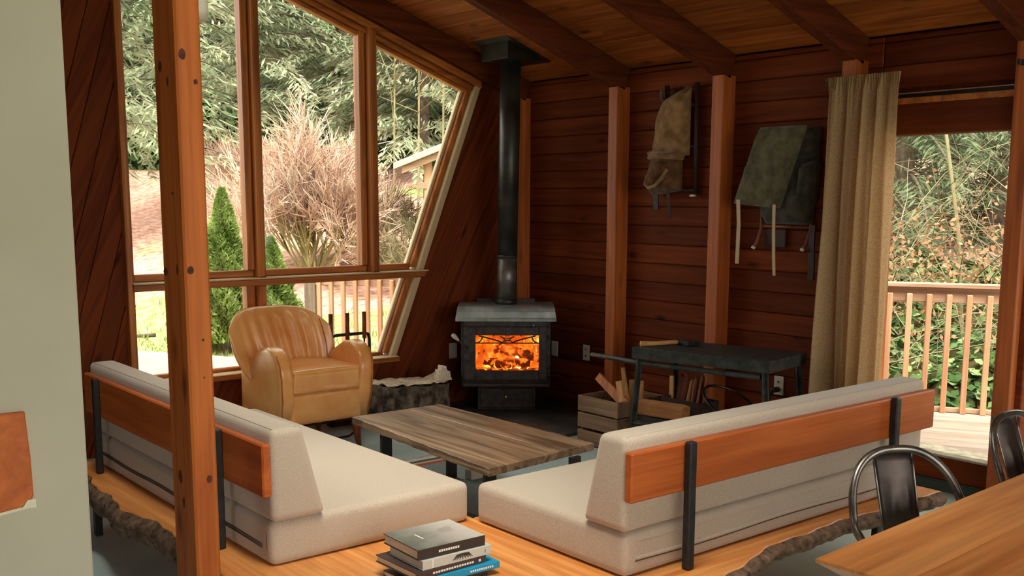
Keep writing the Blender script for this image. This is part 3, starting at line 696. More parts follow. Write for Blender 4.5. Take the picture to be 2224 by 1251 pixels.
b = gpos(27.2, 10.4); part('stem', tube([b, (b[0]-.05, b[1]+.1, b[2]+1.2), (b[0]-.1, b[1]+.35, b[2]+2.6)], [.024, .019, .013], 6), m_palestick, t)

# ================================================================ furniture
def bevprism(poly, d0, d1, mp, b=.02, seg=3):
    V, F = prism(poly, d0, d1, mp); bm = bmesh.new(); vs = [bm.verts.new(p) for p in V]
    for f in F: bm.faces.new([vs[i] for i in f])
    bm.normal_update()
    es = [e for e in bm.edges if any(len(f.verts) > 4 or len(f.verts) == len(poly) for f in e.link_faces) and e.calc_face_angle(0) > .6]
    bmesh.ops.bevel(bm, geom=es, offset=b, segments=seg, profile=.6, affect='EDGES', clamp_overlap=True)
    bm.verts.index_update(); out = ([tuple(v.co) for v in bm.verts], [tuple(v.index for v in f.verts) for f in bm.faces]); bm.free(); return out
# --- live-edge sofas
def edge_noise(s, seed): return .022*math.sin(s*5.1+seed)+.014*math.sin(s*13.7+seed*2)+.007*math.sin(s*37+seed)
def live_slab(parent, edge, other, zb, zt, m, seed):
    """edge: points of the barky side in plan; other: the two far points closing the plan"""
    part('slab', prism([*edge, *other], zt, zb, lambda u, v, d: (u, v, d), .004), m, parent)
    rows = 6; V = []; F = []; n = len(edge)
    nrm = []
    for i in range(n):
        a = Vector(edge[max(0, i-1)]); c = Vector(edge[min(n-1, i+1)]); tt = (c-a).normalized(); nrm.append(Vector((tt.y, -tt.x)))
    g = random.Random(seed); s_ = 1 if (Vector(edge[n//2])+nrm[n//2]*.1-Vector(other[0])).length > (Vector(edge[n//2])-nrm[n//2]*.1-Vector(other[0])).length else -1
    for i in range(n):
        for r in range(rows):
            f = r/(rows-1); o = (.004+.03*math.sin(math.pi*min(1, f*.9+.1))*(.7+.5*g.random())+.008*g.random())*s_
            if r == 0: o = .002*s_
            V.append((edge[i][0]+nrm[i].x*o, edge[i][1]+nrm[i].y*o, zt-.003-(zt-zb+.004*g.random())*f))
    for i in range(n-1):
        for r in range(rows-1): F.append((i*rows+r, (i+1)*rows+r, (i+1)*rows+r+1, i*rows+r+1))
    part('bark', (V, F), m_bark, parent, smooth=True)
e1 = [(1.452+edge_noise(y, 1), y) for y in np.arange(2.15, 5.28, .045)]
sf = thing('platform_sofa', 'left grey platform sofa behind the timber post, on a live-edge slab', 'sofa', (1.9, 4.2, 0), 0, 'live-edge platform sofas')
live_slab(sf, e1, [(2.50, 5.26), (2.50, 2.15)], .19, .30, m_slabY, 3)
for x, y in ((1.512, 4.98), (1.512, 3.6), (2.42, 5.05), (2.42, 3.5), (1.56, 2.35), (2.42, 2.35)):
    part('leg', cbox((x-.017, y-.017, 0), (x+.017, y+.017, .1895), .003), m_black, sf)
for y in (3.60, 4.98): part('upright', cbox((1.520, y-.015, .3005), (1.549, y+.015, .757), .004), m_black, sf)
part('back_board', cbox((1.5495, 3.262, .566), (1.5835, 5.20, .756), .006), m_boardY, sf)
sc = part('seat_cushion', rbox((1.587, 3.288, .3015), (2.462, 5.23, .466), .034, 4), m_fabric, sf, smooth=True)
part('zip_seam', comb(tube([(1.5865, y, .372+.003*math.sin(y*9)) for y in np.linspace(3.36, 5.18, 24)], .0045, 6), tube([(1.5865, y, .362+.003*math.sin(y*9)) for y in np.linspace(3.36, 5.18, 24)], .0035, 6)), m_seam, sc, smooth=True)
part('end_seam', tube([(1.60, 3.32, .32), (1.588, 3.325, .36), (1.588, 3.325, .42), (1.60, 3.325, .455)], .002, 5), m_seam, sc)
bc = part('back_cushion', rbox((1.586, 3.268, .467), (1.795, 5.23, .802), .03, 4, lambda c: (c.x if c.x < 1.65 else (1.80 if c.z < .6 else 1.712), c.y, c.z)), m_fabric, sf, smooth=True)
part('top_seam', tube([(1.602, y, .7985) for y in np.linspace(3.29, 5.2, 12)], .002, 5), m_seam, bc)
part('end_seam', tube([(1.602, 3.29, .7985), (1.695, 3.288, .7995)], .002, 5), m_seam, bc)
def edge2(x):
    return np.interp(x, [2.5, 2.78, 3.03, 3.47, 3.79, 4.39], [2.19, 2.237, 2.296, 2.345, 2.364, 2.312])+edge_noise(x, 4)*.7
e2 = [(x, float(edge2(x))) for x in np.arange(2.505, 4.40, .035)]
sg = thing('platform_sofa', 'right grey platform sofa seen from behind, its orange back board towards the dining table', 'sofa', (3.4, 2.8, 0), 0, 'live-edge platform sofas')
live_slab(sg, e2, [(e2[-1][0], 3.32), (2.505, 3.32)], .236, .30, m_slabX, 5)
for x, y in ((2.735, 2.40), (4.05, 2.42), (2.6, 3.2), (4.25, 3.2)): part('leg', cbox((x-.017, y-.017, 0), (x+.017, y+.017, .2355), .003), m_black, sg)
for x in (2.735, 4.05): part('upright', cbox((x-.018, 2.345, .3005), (x+.018, 2.378, .764), .005), m_black, sg)
part('back_board', cbox((2.46, 2.3785, .583), (4.405, 2.4155, .757), .006), m_boardX, sg)
sc = part('seat_cushion', rbox((2.478, 2.422, .3015), (4.34, 3.268, .466), .036, 4), m_fabric, sg, smooth=True)
part('zip_seam', comb(tube([(x, 2.4215, .356+.004*math.sin(x*6)) for x in np.linspace(2.53, 4.28, 30)], .0032, 6)), m_seam, sc, smooth=True)
part('zip_flap', tube([(x, 2.4225, .366+.004*math.sin(x*6)) for x in np.linspace(2.53, 4.28, 30)], .008, 8), m_fabric, sc, smooth=True)
part('upper_seam', tube([(x, 2.423, .428) for x in np.linspace(2.53, 4.30, 16)], .003, 6), m_fabric, sc, smooth=True)
bc = part('back_cushion', rbox((2.466, 2.4175, .467), (4.385, 2.625, .802), .03, 4, lambda c: (c.x, c.y if c.y < 2.5 else (2.628 if c.z < .6 else 2.548), c.z)), m_fabric, sg, smooth=True)
part('top_seam', tube([(x, 2.434, .7985) for x in np.linspace(2.49, 4.36, 12)], .002, 5), m_seam, bc)
part('end_seam', tube([(2.487, 2.434, .7985), (2.487, 2.53, .7995)], .002, 5), m_seam, bc)

# --- coffee table
ct = thing('coffee_table', 'low reclaimed wood coffee table on black steel legs between the sofas', 'table', (3.17, 4.3, 0))
A_, B_, C_, D_ = Vector((2.903, 4.962)), Vector((3.49, 4.951)), Vector((3.521, 3.67)), Vector((2.804, 3.599))
mid0 = A_.lerp(B_, .62); mid1 = D_.lerp(C_, .64); e = Vector((.0015, 0))
def wob(a, b, n, amp, ph):
    d = (b-a); nr = Vector((d.y, -d.x)).normalized(); return [tuple(a.lerp(b, k/n)+nr*amp*(math.sin(k*1.9+ph)+.6*math.sin(k*4.3+ph*2))*(0 if k in (0, n) else 1)) for k in range(n+1)]
part('plank', prism(wob(A_, D_, 26, .003, 1)+wob(mid1-e, mid0-e, 20, .0012, 2), .40, .362, lambda u, v, d: (u, v, d), .003), m_cofY, ct)
part('plank', prism(wob(mid0+e, mid1+e, 20, -.0012, 2)[::1]+wob(C_, B_, 26, .003, 3), .401, .363, lambda u, v, d: (u, v, d), .003), m_cofY, ct)
V = []; N = 40
poly = [(4.66-.85*k/N, .3615) for k in range(N+1)]+[(3.81+.85*k/N, .3615-(.008+.018*max(0, math.sin(k*.31)))-.006*random.Random(k).random()) for k in range(N+1)]
part('waney_batten', prism(poly, 2.925, 2.955, lambda u, v, d: (d, u, v)), m_bark, ct)
for x, y in ((2.95, 4.69), (3.42, 4.74), (2.915, 3.735), (3.365, 3.64)):
    part('leg', cbox((x-.032, y-.012, 0.0105), (x+.032, y+.012, .361), .002), m_black, ct)

# --- rug
def rugm():
    t = NT('woven_rug'); tc = t.n('ShaderNodeTexCoord'); sp = t.n('ShaderNodeSeparateXYZ'); t.l(tc.outputs['Object'], sp.inputs[0])
    r = t.n('ShaderNodeValToRGB'); cr = r.color_ramp; cr.interpolation = 'CONSTANT'
    base = lin(160, 178, 176); st = [(0, lin(190, 170, 150)), (.02, lin(90, 92, 92)), (.035, lin(214, 206, 192)), (.05, lin(206, 104, 66)), (.07, lin(196, 178, 156)), (.085, base), (.90, lin(206, 104, 66)), (.925, lin(214, 196, 172)), (.945, lin(90, 92, 92)), (.965, lin(206, 200, 186))]
    while len(cr.elements) < len(st): cr.elements.new(.5)
    for k, (p, c) in enumerate(st): cr.elements[k].position = p; cr.elements[k].color = c
    mr = t.n('ShaderNodeMapRange'); mr.inputs[1].default_value = -.82; mr.inputs[2].default_value = .82; t.l(sp.outputs[1], mr.inputs[0]); t.l(mr.outputs[0], r.inputs[0])
    nz = t.n('ShaderNodeTexNoise'); nz.inputs['Scale'].default_value = 90; fr = ramp(t, nz.outputs[0], [(.3, (.8, .8, .8, 1)), (.7, (1.1, 1.1, 1.1, 1))])
    p = t.bsdf(Roughness=.95, Specular_IOR_Level=.1); t.l(mixc(t, 1.0, r.outputs[0], fr, 'MULTIPLY'), p.inputs['Base Color']); return t.m
rg = thing('rug', 'flat pale blue-grey rug with orange and dark end stripes under the coffee table', 'rug', (3.78, 4.42, 0))
part('weave', cbox((3.10, 3.60, .0005), (4.46, 5.24, .010), .003), rugm(), rg)
FA = []; FB = []
for k in range(170):
    x = 3.105+1.35*k/169; FA.append((x, 5.238, .006)); FB.append((x+g5.uniform(-.02, .02), 5.238+g5.uniform(.03, .07), .004))
part('fringe', sticks(np.array(FA), np.array(FB), .004, .002), plain('cream_fringe', lin(216, 208, 192), .9), rg, kind='stuff')
tag(part('white_box', rbox((3.47, 4.62, .0105), (3.56, 4.68, .07), .006, 2), plain('white_card', lin(216, 210, 196), .6)), 'small white box on the rug beneath the coffee table', 'box')

# --- armchair
ac = thing('armchair', 'tan leather armchair with rounded arms in front of the window', 'armchair', (3.145, 6.1, 0))
fy = 5.72; xc = 3.183
sk = lambda x, z: x+(1 if x > xc else -1)*.05*(z-.5)
prof = [(.05, .20), (.01, .36), (0, .50), (.012, .585), (.05, .645), (.105, .68), (.17, .69), (.25, .675), (.34, .63), (.44, .575), (.56, .53), (.60, .20)]
for a, b in ((2.85, 2.952), (3.414, 3.516)):
    V, F = bevprism(prof, a, b, lambda u, v, d: (d, fy+u, v), .034, 4); ar = part('arm', ([(sk(x, z), y, z) for x, y, z in V], F), m_leather, ac, smooth=True)
    o = -1 if a < xc else 1; xo = a+.012 if o < 0 else b-.012
    part('welt', tube([(sk(xo-o*.085*q, v), fy+u-(.004), v) for q in (0,) for u, v in [(.052+.0, .22), (.012, .36), (.002, .50), (.014, .585), (.052, .648)]], .005, 6), m_piping, ar, smooth=True)
part('front_panel', rbox((2.93, 5.745, .20), (3.436, 6.30, .405), .03, 3), m_leather, ac, smooth=True)
def seatf(c): return (c.x, c.y, c.z)
V, F = rbox((2.946, 5.728, .40), (3.42, 6.26, .545), .05, 5, cuts=6)
V = [(x, y, z+(.018*(1-((x-xc)/.24)**2)*(1-((y-5.99)/.27)**2) if z > .5 else 0)) for x, y, z in V]
part('seat_cushion', (V, F), m_leather, ac, smooth=True)
nu, nv = 61, 30; V = []; F = []
def backpt(u, v, side):
    hw = .26+.10*math.sin(math.pi/2*min(1, v/.7))
    zt = .895-.135*abs(u)**4.2; z = .38+v*(zt-.38)
    th = .135*max(0, 1-abs(u)**5)**.5*max(0, 1-v**7)**.5*(1-.25*v)
    y = 6.225+.13*v-.20*abs(u)**2.4*(.45+.55*v)
    pl = .019*math.cos(u*24)*max(0, 1-abs(u/.80)**6)*(1-.3*v)*min(1, (1-v)*5) if side < 0 else 0
    return (xc-.02-.08*v+u*hw, y+side*th/2+pl, z)
for side in (-1, 1):
    for i in range(nu):
        for j in range(nv):
            ii = i/(nu-1)*2-1; uu = math.copysign(1-(1-abs(ii))**1.35, ii); jj = j/(nv-1); V.append(backpt(uu, 1-(1-jj)**1.35, side))
nn_ = nu*nv
for s0 in (0, 1):
    for i in range(nu-1):
        for j in range(nv-1):
            q = [s0*nn_+i*nv+j, s0*nn_+(i+1)*nv+j, s0*nn_+(i+1)*nv+j+1, s0*nn_+i*nv+j+1]; F.append(tuple(q if s0 == 0 else q[::-1]))
for i in range(nu-1): F.append((i*nv, nn_+i*nv, nn_+(i+1)*nv, (i+1)*nv))
bk = part('backrest', (V, F), m_leather, ac, smooth=True)
part('welt', tube([(xc+.80*u*0+math.copysign(.80, u)*0+x_, y_-.012, z_) for u in (-.80,) for x_, y_, z_ in [backpt(-.82, v, -1) for v in np.linspace(.2, .93, 12)]], .004, 6), m_piping, bk, smooth=True)
part('welt', tube([(x_, y_-.012, z_) for x_, y_, z_ in [backpt(.82, v, -1) for v in np.linspace(.2, .93, 12)]], .004, 6), m_piping, bk, smooth=True)
for x, y, dx, dy in ((2.93, 5.80, -.02, -.03), (3.41, 5.80, .015, -.03), (2.96, 6.24, -.02, .05), (3.39, 6.24, .02, .05)):
    part('leg', tube([(x, y, .215), (x+dx*.5, y+dy*.5, .11), (x+dx, y+dy, .0)], [.034, .027, .014], 12), m_legw, ac, smooth=True)

# --- wood and steel rack behind the armchair
rk = thing('log_rack', 'black tube rack with upright wooden pegs behind the armchair', 'rack', (3.73, 6.42, 0))
part('frame', tube([(3.60, 6.42, .015), (3.60, 6.42, .60), (3.605, 6.42, .636), (3.64, 6.42, .645), (3.87, 6.42, .645), (3.90, 6.42, .636), (3.91, 6.42, .60), (3.91, 6.42, .015)], .012, 10), m_black, rk, smooth=True)
part('inner_bar', tube([(3.868, 6.42, .64), (3.868, 6.42, .015)], .007, 8), m_black, rk, smooth=True)
part('foot', cbox((3.57, 6.37, 0), (3.94, 6.46, .015), .003), m_black, rk)
for x in (3.59, 3.722, 3.86): part('peg', tube([(x, 6.405, .61), (x, 6.405, .80)], .0155, 12), m_legw, rk, smooth=True)
# ================================================================ stove corner
ht = part('hearth_pad', prism([(5.425, 5.13), (5.425, 6.515), (4.40, 6.515), (4.20, 6.2), (4.66, 5.13)], .022, 0, lambda u, v, d: (u, v, d), .004), speck('dark_slate', lin(38, 40, 40), lin(70, 74, 72), 7, .5, .5, detail=6))
tag(ht, 'flat dark slate hearth pad on the floor under the stove', 'hearth')
st = thing('wood_stove', 'black cast iron wood stove with a burning fire in the corner', 'stove', (4.86, 6.01, .022), math.atan2(-.629, .777))
H0 = -.022
z = lambda a: a+H0
part('pedestal', cbox((-.225, .0, 0), (.21, .30, z(.205)), .004), m_iron, st)
dw = part('ash_drawer', cbox((-.205, -.012, z(.04)), (.19, -.0005, z(.19)), .004), m_iron, st)
part('knob', lathe([(.006, 0), (.006, .01), (.013, .014), (.015, .022), (.010, .03), (.002, .032)], 14), speck('brass', lin(190, 160, 90), lin(220, 190, 120), 10, .3, .5, .9), dw, smooth=True)
kb = st.children[-1]
for c in dw.children: c.location = (-.012, -.013, z(.131)); c.rotation_euler = (math.pi/2, 0, 0)
bw0, bw1 = -.347, .319
part('body', comb(cbox((bw0, -.055, z(.235)), (bw0+.03, .30, z(.705)), .004), cbox((bw1-.03, -.055, z(.235)), (bw1, .30, z(.705)), .004),
                  cbox((bw0, -.055, z(.205)), (bw1, .34, z(.30)), .004), cbox((bw0+.03, .28, z(.235)), (bw1-.03, .34, z(.705)), .004), cbox((bw0, -.055, z(.64)), (bw1, .34, z(.709)), .004)), m_iron, st)
part('firebrick_lining', comb(cbox((bw0+.031, .265, z(.301)), (bw1-.031, .279, z(.639)), .002), cbox((bw0+.031, -.03, z(.301)), (bw0+.05, .264, z(.639)), .002), cbox((bw1-.05, -.03, z(.301)), (bw1-.031, .264, z(.639)), .002)), speck('firebrick', lin(150, 110, 80), lin(190, 150, 120), 9, .9), st)
wx0, wx1, wz0, wz1 = -.238, .230, z(.337), z(.600)
door = part('door', comb(cbox((-.326, -.078, z(.262)), (wx0, -.0555, z(.665)), .005), cbox((wx1, -.078, z(.262)), (.292, -.0555, z(.665)), .005),
                         cbox((wx0-.001, -.078, z(.262)), (wx1+.001, -.0555, wz0), .005), cbox((wx0-.001, -.078, wz1), (wx1+.001, -.0555, z(.665)), .005)), m_iron, st)
part('glass', cbox((wx0, -.063, wz0), (wx1, -.059, wz1), .0005), glassm('stove_glass', (.98, .95, .9, 1), .4), door)
gy = -.071; gz = z(.542)
gril = [tube([(wx0, gy, gz), (wx1, gy, gz)], .0045, 6)]
for s_ in (-1, 1):
    cxg = (wx0+wx1)/2
    gril.append(tube([(cxg+s_*(.04+.17*f), gy, gz+.004+.05*f**.8) for f in np.linspace(0, 1, 8)], .0055, 6))
    gril.append(tube([(cxg+s_*(.232-.05*math.sin(f)), gy, gz+.058-.058*math.cos(f)) for f in np.linspace(0, 1.4, 7)], .0055, 6))
    gril.append(tube([(cxg+s_*(.008+.03*f), gy, gz+.03*f+.015) for f in np.linspace(0, 1, 4)], .0045, 6))
    gril.append(tube([(cxg+s_*(.055+.05*math.cos(f)), gy, gz+.05+.018*math.sin(f)) for f in np.linspace(0, math.pi, 7)], .004, 6))
gril.append(tube([(cxg+.036*math.cos(f), gy, gz+.022*math.sin(f)) for f in np.linspace(0, math.pi, 9)], .0045, 6))
gril.append(tube([(cxg+.05*math.cos(f), gy, gz+.053-.018*abs(math.sin(f))) for f in np.linspace(0, math.pi, 9)], .0045, 6))
part('grille', comb(*gril), m_iron, door, smooth=True)
for zz in (.36, .585): part('hinge', tube([(.300, -.068, z(zz)-.018), (.300, -.068, z(zz)+.018)], .009, 10), m_iron, door, smooth=True)
hd = part('handle', tube([(-.29, -.082, z(.50)), (-.325, -.10, z(.535)), (-.36, -.11, z(.565))], .007, 8), m_iron, door, smooth=True)
part('handle_grip', tube([(-.36, -.11, z(.565)), (-.375, -.114, z(.58)), (-.395, -.118, z(.60)), (-.41, -.12, z(.612))], [.007, .013, .019, .012], 10), plain('pale_coil_grip', lin(200, 190, 174), .5), hd, smooth=True)
part('ash_lip', cbox((-.33, -.135, z(.222)), (.30, -.0555, z(.245)), .006), m_iron, st)
part('air_control', tube([(.19, -.0556, z(.675)), (.19, -.075, z(.675))], .006, 8), m_stovetop, st, smooth=True)
prof = [(-.115, .708), (-.118, .725), (-.104, .735), (-.094, .775), (-.082, .80), (-.06, .812), (.335, .812), (.335, .708)]
V, F = prism(prof, -.385, .357, lambda u, v, d: (d, u, z(v))); V = [(x*(1-.035*max(0, (zz-z(.73))/.08)), y, zz) for x, y, zz in V]
part('top_plate', (V, F), m_stovetop, st)
part('heat_shield', cbox((-.24, .345, z(.3)), (.21, .355, z(.835)), .003), m_iron, st)
# fire
def flamem():
    t = NT('flame'); tc = t.n('ShaderNodeTexCoord'); sp = t.n('ShaderNodeSeparateXYZ'); t.l(tc.outputs['Object'], sp.inputs[0])
    nz = t.n('ShaderNodeTexNoise'); nz.inputs['Scale'].default_value = 9; nz.inputs['Detail'].default_value = 2; t.l(tc.outputs['Object'], nz.inputs[0])
    mr = t.n('ShaderNodeMapRange'); mr.inputs[1].default_value = .30; mr.inputs[2].default_value = .62; mr.inputs[3].default_value = .10; mr.inputs[4].default_value = -.16; t.l(sp.outputs[2], mr.inputs[0])
    ad = t.n('ShaderNodeMath', operation='ADD'); t.l(nz.outputs[0], ad.inputs[0]); t.l(mr.outputs[0], ad.inputs[1])
    col = ramp(t, ad.outputs[0], [(.36, (.9, .10, .006, 1)), (.52, (1, .20, .012, 1)), (.62, (1.0, .42, .06, 1)), (.72, (1, .8, .42, 1))])
    sr = ramp(t, ad.outputs[0], [(.36, (.16, .16, .16, 1)), (.55, (.26, .26, .26, 1)), (.72, (.8, .8, .8, 1))])
    em = t.n('ShaderNodeEmission'); t.l(col, em.inputs[0]); mu = t.n('ShaderNodeMath', operation='MULTIPLY'); mu.inputs[1].default_value = 1.3; t.l(sr, mu.inputs[0]); t.l(mu.outputs[0], em.inputs[1]); t.l(em.outputs[0], t.out.inputs[0]); return t.m
m_flame = flamem()
def emberm():
    t = NT('ember_log'); tc = t.n('ShaderNodeTexCoord'); nz = t.n('ShaderNodeTexNoise'); nz.inputs['Scale'].default_value = 22; nz.inputs['Detail'].default_value = 5; t.l(tc.outputs['Object'], nz.inputs[0])
    p = t.bsdf(Roughness=.9); p.inputs['Base Color'].default_value = lin(120, 60, 30)
    c = ramp(t, nz.outputs[0], [(.48, (0, 0, 0, 1)), (.62, (1, .16, .01, 1))]); t.l(c, p.inputs['Emission Color']); p.inputs['Emission Strength'].default_value = .4; return t.m
m_ember = emberm()
fr_ = thing('flames', 'bright orange flames burning inside the stove', 'fire', (4.86, 6.01, .022), math.atan2(-.629, .777), kind='stuff')
gf = np.random.default_rng(3); tg = []
def tongue(x, y, zb, h, r):
    ph = gf.uniform(0, 6); pts = []; rs = []
    for k in range(9):
        f = k/8; pts.append((x+.022*math.sin(f*4+ph)*f, y+.012*math.cos(f*5+ph)*f, zb+h*f)); rs.append(max(.002, r*(math.sin(math.pi*min(1, f*.8+.25)))**1.3*(1-f*.85)))
    return tube(pts, rs, 8, flat=.55)
for k in range(16):
    x = gf.uniform(-.25, .25); h = gf.uniform(.14, .28)*(1.1 if x < -.05 else .85); tg.append(tongue(x, gf.uniform(.16, .25), z(.31)+gf.uniform(0, .05), h, gf.uniform(.03, .05)))
for x, h, r in ((-.19, .25, .034), (-.155, .2, .03), (-.215, .15, .03), (.205, .25, .034), (.17, .16, .026), (.08, .2, .03)): tg.append(tongue(x, .08, z(.31), h, r))
for k in range(12): tg.append(tongue(gf.uniform(-.22, .2), gf.uniform(-.01, .02), z(.30), gf.uniform(.03, .08), .014))
part('flame_tongues', comb(*tg), m_flame, fr_, smooth=True)
part('ember_bed', prism([(-.27, -.02), (.25, -.02), (.25, .25), (-.27, .25)], z(.335), z(.302), lambda u, v, d: (u, v+.004*math.sin(u*40), d+.0*u), .02), m_ember, fr_)
part('fire_glow_sheet', rbox((-.29, .255, z(.31)), (.265, .264, z(.635)), .004, 2), m_flame, fr_)  # thin emissive sheet added behind the flames for an orange glow
for k, (a, b, r, lab) in enumerate([((-.20, .10, .37), (.17, .06, .375), .036, 'lower burning log lying across the stove fire'), ((-.05, .14, .47), (.24, .08, .41), .040, 'upper burning log slanting down to the right in the fire'), ((-.22, .20, .40), (.0, .22, .50), .034, 'rear burning log leaning against the firebricks')]):
    lg = thing('burning_log', lab, 'log', (4.86, 6.01, .022), math.atan2(-.629, .777), 'logs burning in the stove')
    part('wood', tube([Vector(a).lerp(Vector(b), f)+Vector((0, 0, H0)) for f in np.linspace(0, 1, 6)], [r*.9, r, r*1.05, r, r*.95, r*.9], 7), m_ember, lg)
fl_ = bpy.data.lights.new('firelight', 'POINT'); fl_.energy = .6; fl_.color = (1, .36, .08); fl_.shadow_soft_size = .08
flo = link(bpy.data.objects.new('firelight', fl_)); flo.location = (4.86+.08*.629, 6.01+.08*.777, .50)
# flue
pc = Vector((4.86+.16*.629-.012*.777, 6.01+.16*.777+.012*.629, 0)); pt = pc+Vector((.777*.03, -.629*.03, 0))
sp_ = thing('stove_pipe', 'tall black flue pipe rising from the stove to the ceiling', 'flue', (pc.x, pc.y, .812))
pv = lambda f, zz: (pc.x+(pt.x-pc.x)*f, pc.y+(pt.y-pc.y)*f, zz)
fz = lambda zz: (zz-.81)/1.8
part('upper_pipe', tube([pv(fz(1.17), 1.17), pv(fz(2.62), 2.62)], .0765, 28), m_pipe, sp_, smooth=True)
part('lower_pipe', tube([pv(fz(.85), .85), pv(fz(1.169), 1.169)], .0745, 28), m_pipe2, sp_, smooth=True)
part('collar', tube([pv(0, .812), pv(0, .85)], .083, 28), m_pipe, sp_, smooth=True)
part('seam_ring', tube([pv(fz(1.16), 1.16), pv(fz(1.18), 1.18)], .079, 28), m_pipe, sp_, smooth=True)
bx_, by_ = pt.x, pt.y
part('ceiling_box', cbox((bx_-.155, by_-.155, 2.595), (bx_+.155, by_+.155, 2.60), .002), m_pipe, sp_)
def boxside():
    V = []; xs = (bx_-.155, bx_+.155); ys = (by_-.155, by_+.155)
    for zf in (0, 1):
        for x, y in ((xs[0], ys[0]), (xs[1], ys[0]), (xs[1], ys[1]), (xs[0], ys[1])): V.append((x, y, 2.60 if zf == 0 else zc(x)-.004))
    return V, [(0, 1, 5, 4), (1, 2, 6, 5), (2, 3, 7, 6), (3, 0, 4, 7), (0, 3, 2, 1)]
part('box_wall', boxside(), m_pipe, sp_)
fV, fF = slope((0, by_-.21, -.006), (.42/cs, by_+.21, -.0008), .001); sh0 = (XW-(bx_+.21))/1.0
part('flange', ([(x-sh0, y, zz+.348*sh0) for x, y, zz in fV], fF), m_pipe, sp_)

# --- stump
bs = thing('stump_block', 'bark-sided stump block with torn pale top beside the armchair', 'stump', (4.13, 6.22, 0))
N = 44; V = []; F = []; gs = random.Random(4)
ang = [2*math.pi*k/N for k in range(N)]
rad = [1+.07*math.sin(3*a+1)+.05*math.sin(7*a)+.05*gs.random() for a in ang]
zs = [.0, .06, .13, .20, .27]
def stx(a, r, k=1.0): return (4.13+.315*r*k*math.copysign(abs(math.cos(a))**.75, math.cos(a)), 6.24+.165*r*k*math.copysign(abs(math.sin(a))**.75, math.sin(a)))
def ztop(x): return .285+.0*x-(x-4.13)*.05
for zi, zz in enumerate(zs):
    for k in range(N):
        x, y = stx(ang[k], rad[k]*(1+.05*gs.random()), 1.0-.03*zi/4); zt = zz if zi < 4 else ztop(x)-.012*gs.random()
        V.append((x, y, zt))
for zi in range(4):
    for k in range(N): F.append((zi*N+k, zi*N+(k+1) % N, (zi+1)*N+(k+1) % N, (zi+1)*N+k))
part('bark', (V, F), speck('stump_bark', lin(52, 42, 36), lin(150, 136, 118), 16, .95, bump=.9, detail=9, lo=.35, hi=.8), bs)
V = []; F = []; R = 7
for r in range(R):
    for k in range(N):
        f = 1-r/R; x, y = stx(ang[k], rad[k]*(.99 if r == 0 else 1), f*.97)
        pk = .0
        if x > 4.33: pk = (x-4.33)*.75*(.6+.4*gs.random())*(1 if y < 6.36 else .6)
        V.append((x, y, ztop(x)-.006+(.022*gs.random() if r < 6 else .01)+pk*(1 if r > 0 else .3)))
V.append((4.13, 6.24, ztop(4.13)+.01))
for r in range(R-1):
    for k in range(N): F.append((r*N+k, r*N+(k+1) % N, (r+1)*N+(k+1) % N, (r+1)*N+k))
for k in range(N): F.append(((R-1)*N+k, (R-1)*N+(k+1) % N, R*N))
part('torn_top', (V, F), speck('pale_split_wood', lin(196, 176, 144), lin(232, 220, 196), 30, .9, bump=.6, stretch=(1, 4, 1)), bs)
V = []; F = []
for k in range(9):
    x = 4.335+.012*k; hgt = .05+.075*math.sin(k/8*2.2)+.02*gs.random()
    for q in range(2): V += [(x+.006*q, 6.10+.035*q+.01*gs.random(), ztop(x)+.0), (x+.01+.004*gs.random(), 6.115+.05*q, ztop(x)+hgt*(1-.25*q))]
fn = [(4.32, .285), (4.315, .33), (4.335, .325), (4.33, .365), (4.35, .36), (4.358, .395), (4.375, .372), (4.39, .388), (4.40, .355), (4.425, .345), (4.43, .31), (4.445, .28)]
part('splinter', prism(fn, 6.14, 6.20, idm, .004), speck('pale_splinter', lin(206, 188, 158), lin(238, 228, 206), 40, .9, stretch=(6, 1, 1)), bs)

# --- power outlets
def outlet(label, x, y, zz, face, slots=True):
    t = thing('wall_outlet', label, 'outlet', (x, y, zz), 0, 'white wall plates')
    mp = (lambda a, b: cbox((x-a[2], y+a[0], zz+a[1]), (x-b[2], y+b[0], zz+b[1]), .002)) if face == 'X' else (lambda a, b: cbox((x+a[0], y-a[2], zz+a[1]), (x+b[0], y-b[2], zz+b[1]), .002))
    part('plate', mp((-.036, -.06, .0), (.036, .06, .007)), m_outlet, t)
    for s_ in (-1, 1):
        if slots:
            q = part('socket', mp((-.016, s_*.024-.014, .0071), (.016, s_*.024+.014, .010)), m_outlet, t)
            part('slot', mp((-.006, s_*.024-.006, .0101), (.006, s_*.024+.006, .0108)), m_dark, q)
outlet('blank white plate right beside the stove', 5.427, 6.116, .43, 'X', False)
outlet('white outlet with two dark sockets between stove and wall post', 5.427, 5.751, .44, 'X')
outlet('white outlet below the steel bench near the curtain', 5.427, 3.975, .436, 'X')
outlet('white plate on the diagonal boards left of the stove', 4.721, 6.518, .431, 'Y', False)
tag(part('plug', comb(tube([(5.415, 3.975, .412), (5.36, 3.975, .412)], .018, 10), tube([(5.36, 3.975, .412), (5.33, 3.97, .39), (5.32, 3.96, .25), (5.33, 3.9, .03), (5.30, 3.7, .012)], .006, 8)), m_black, smooth=True), 'black plug with cable in the outlet under the bench', 'plug')

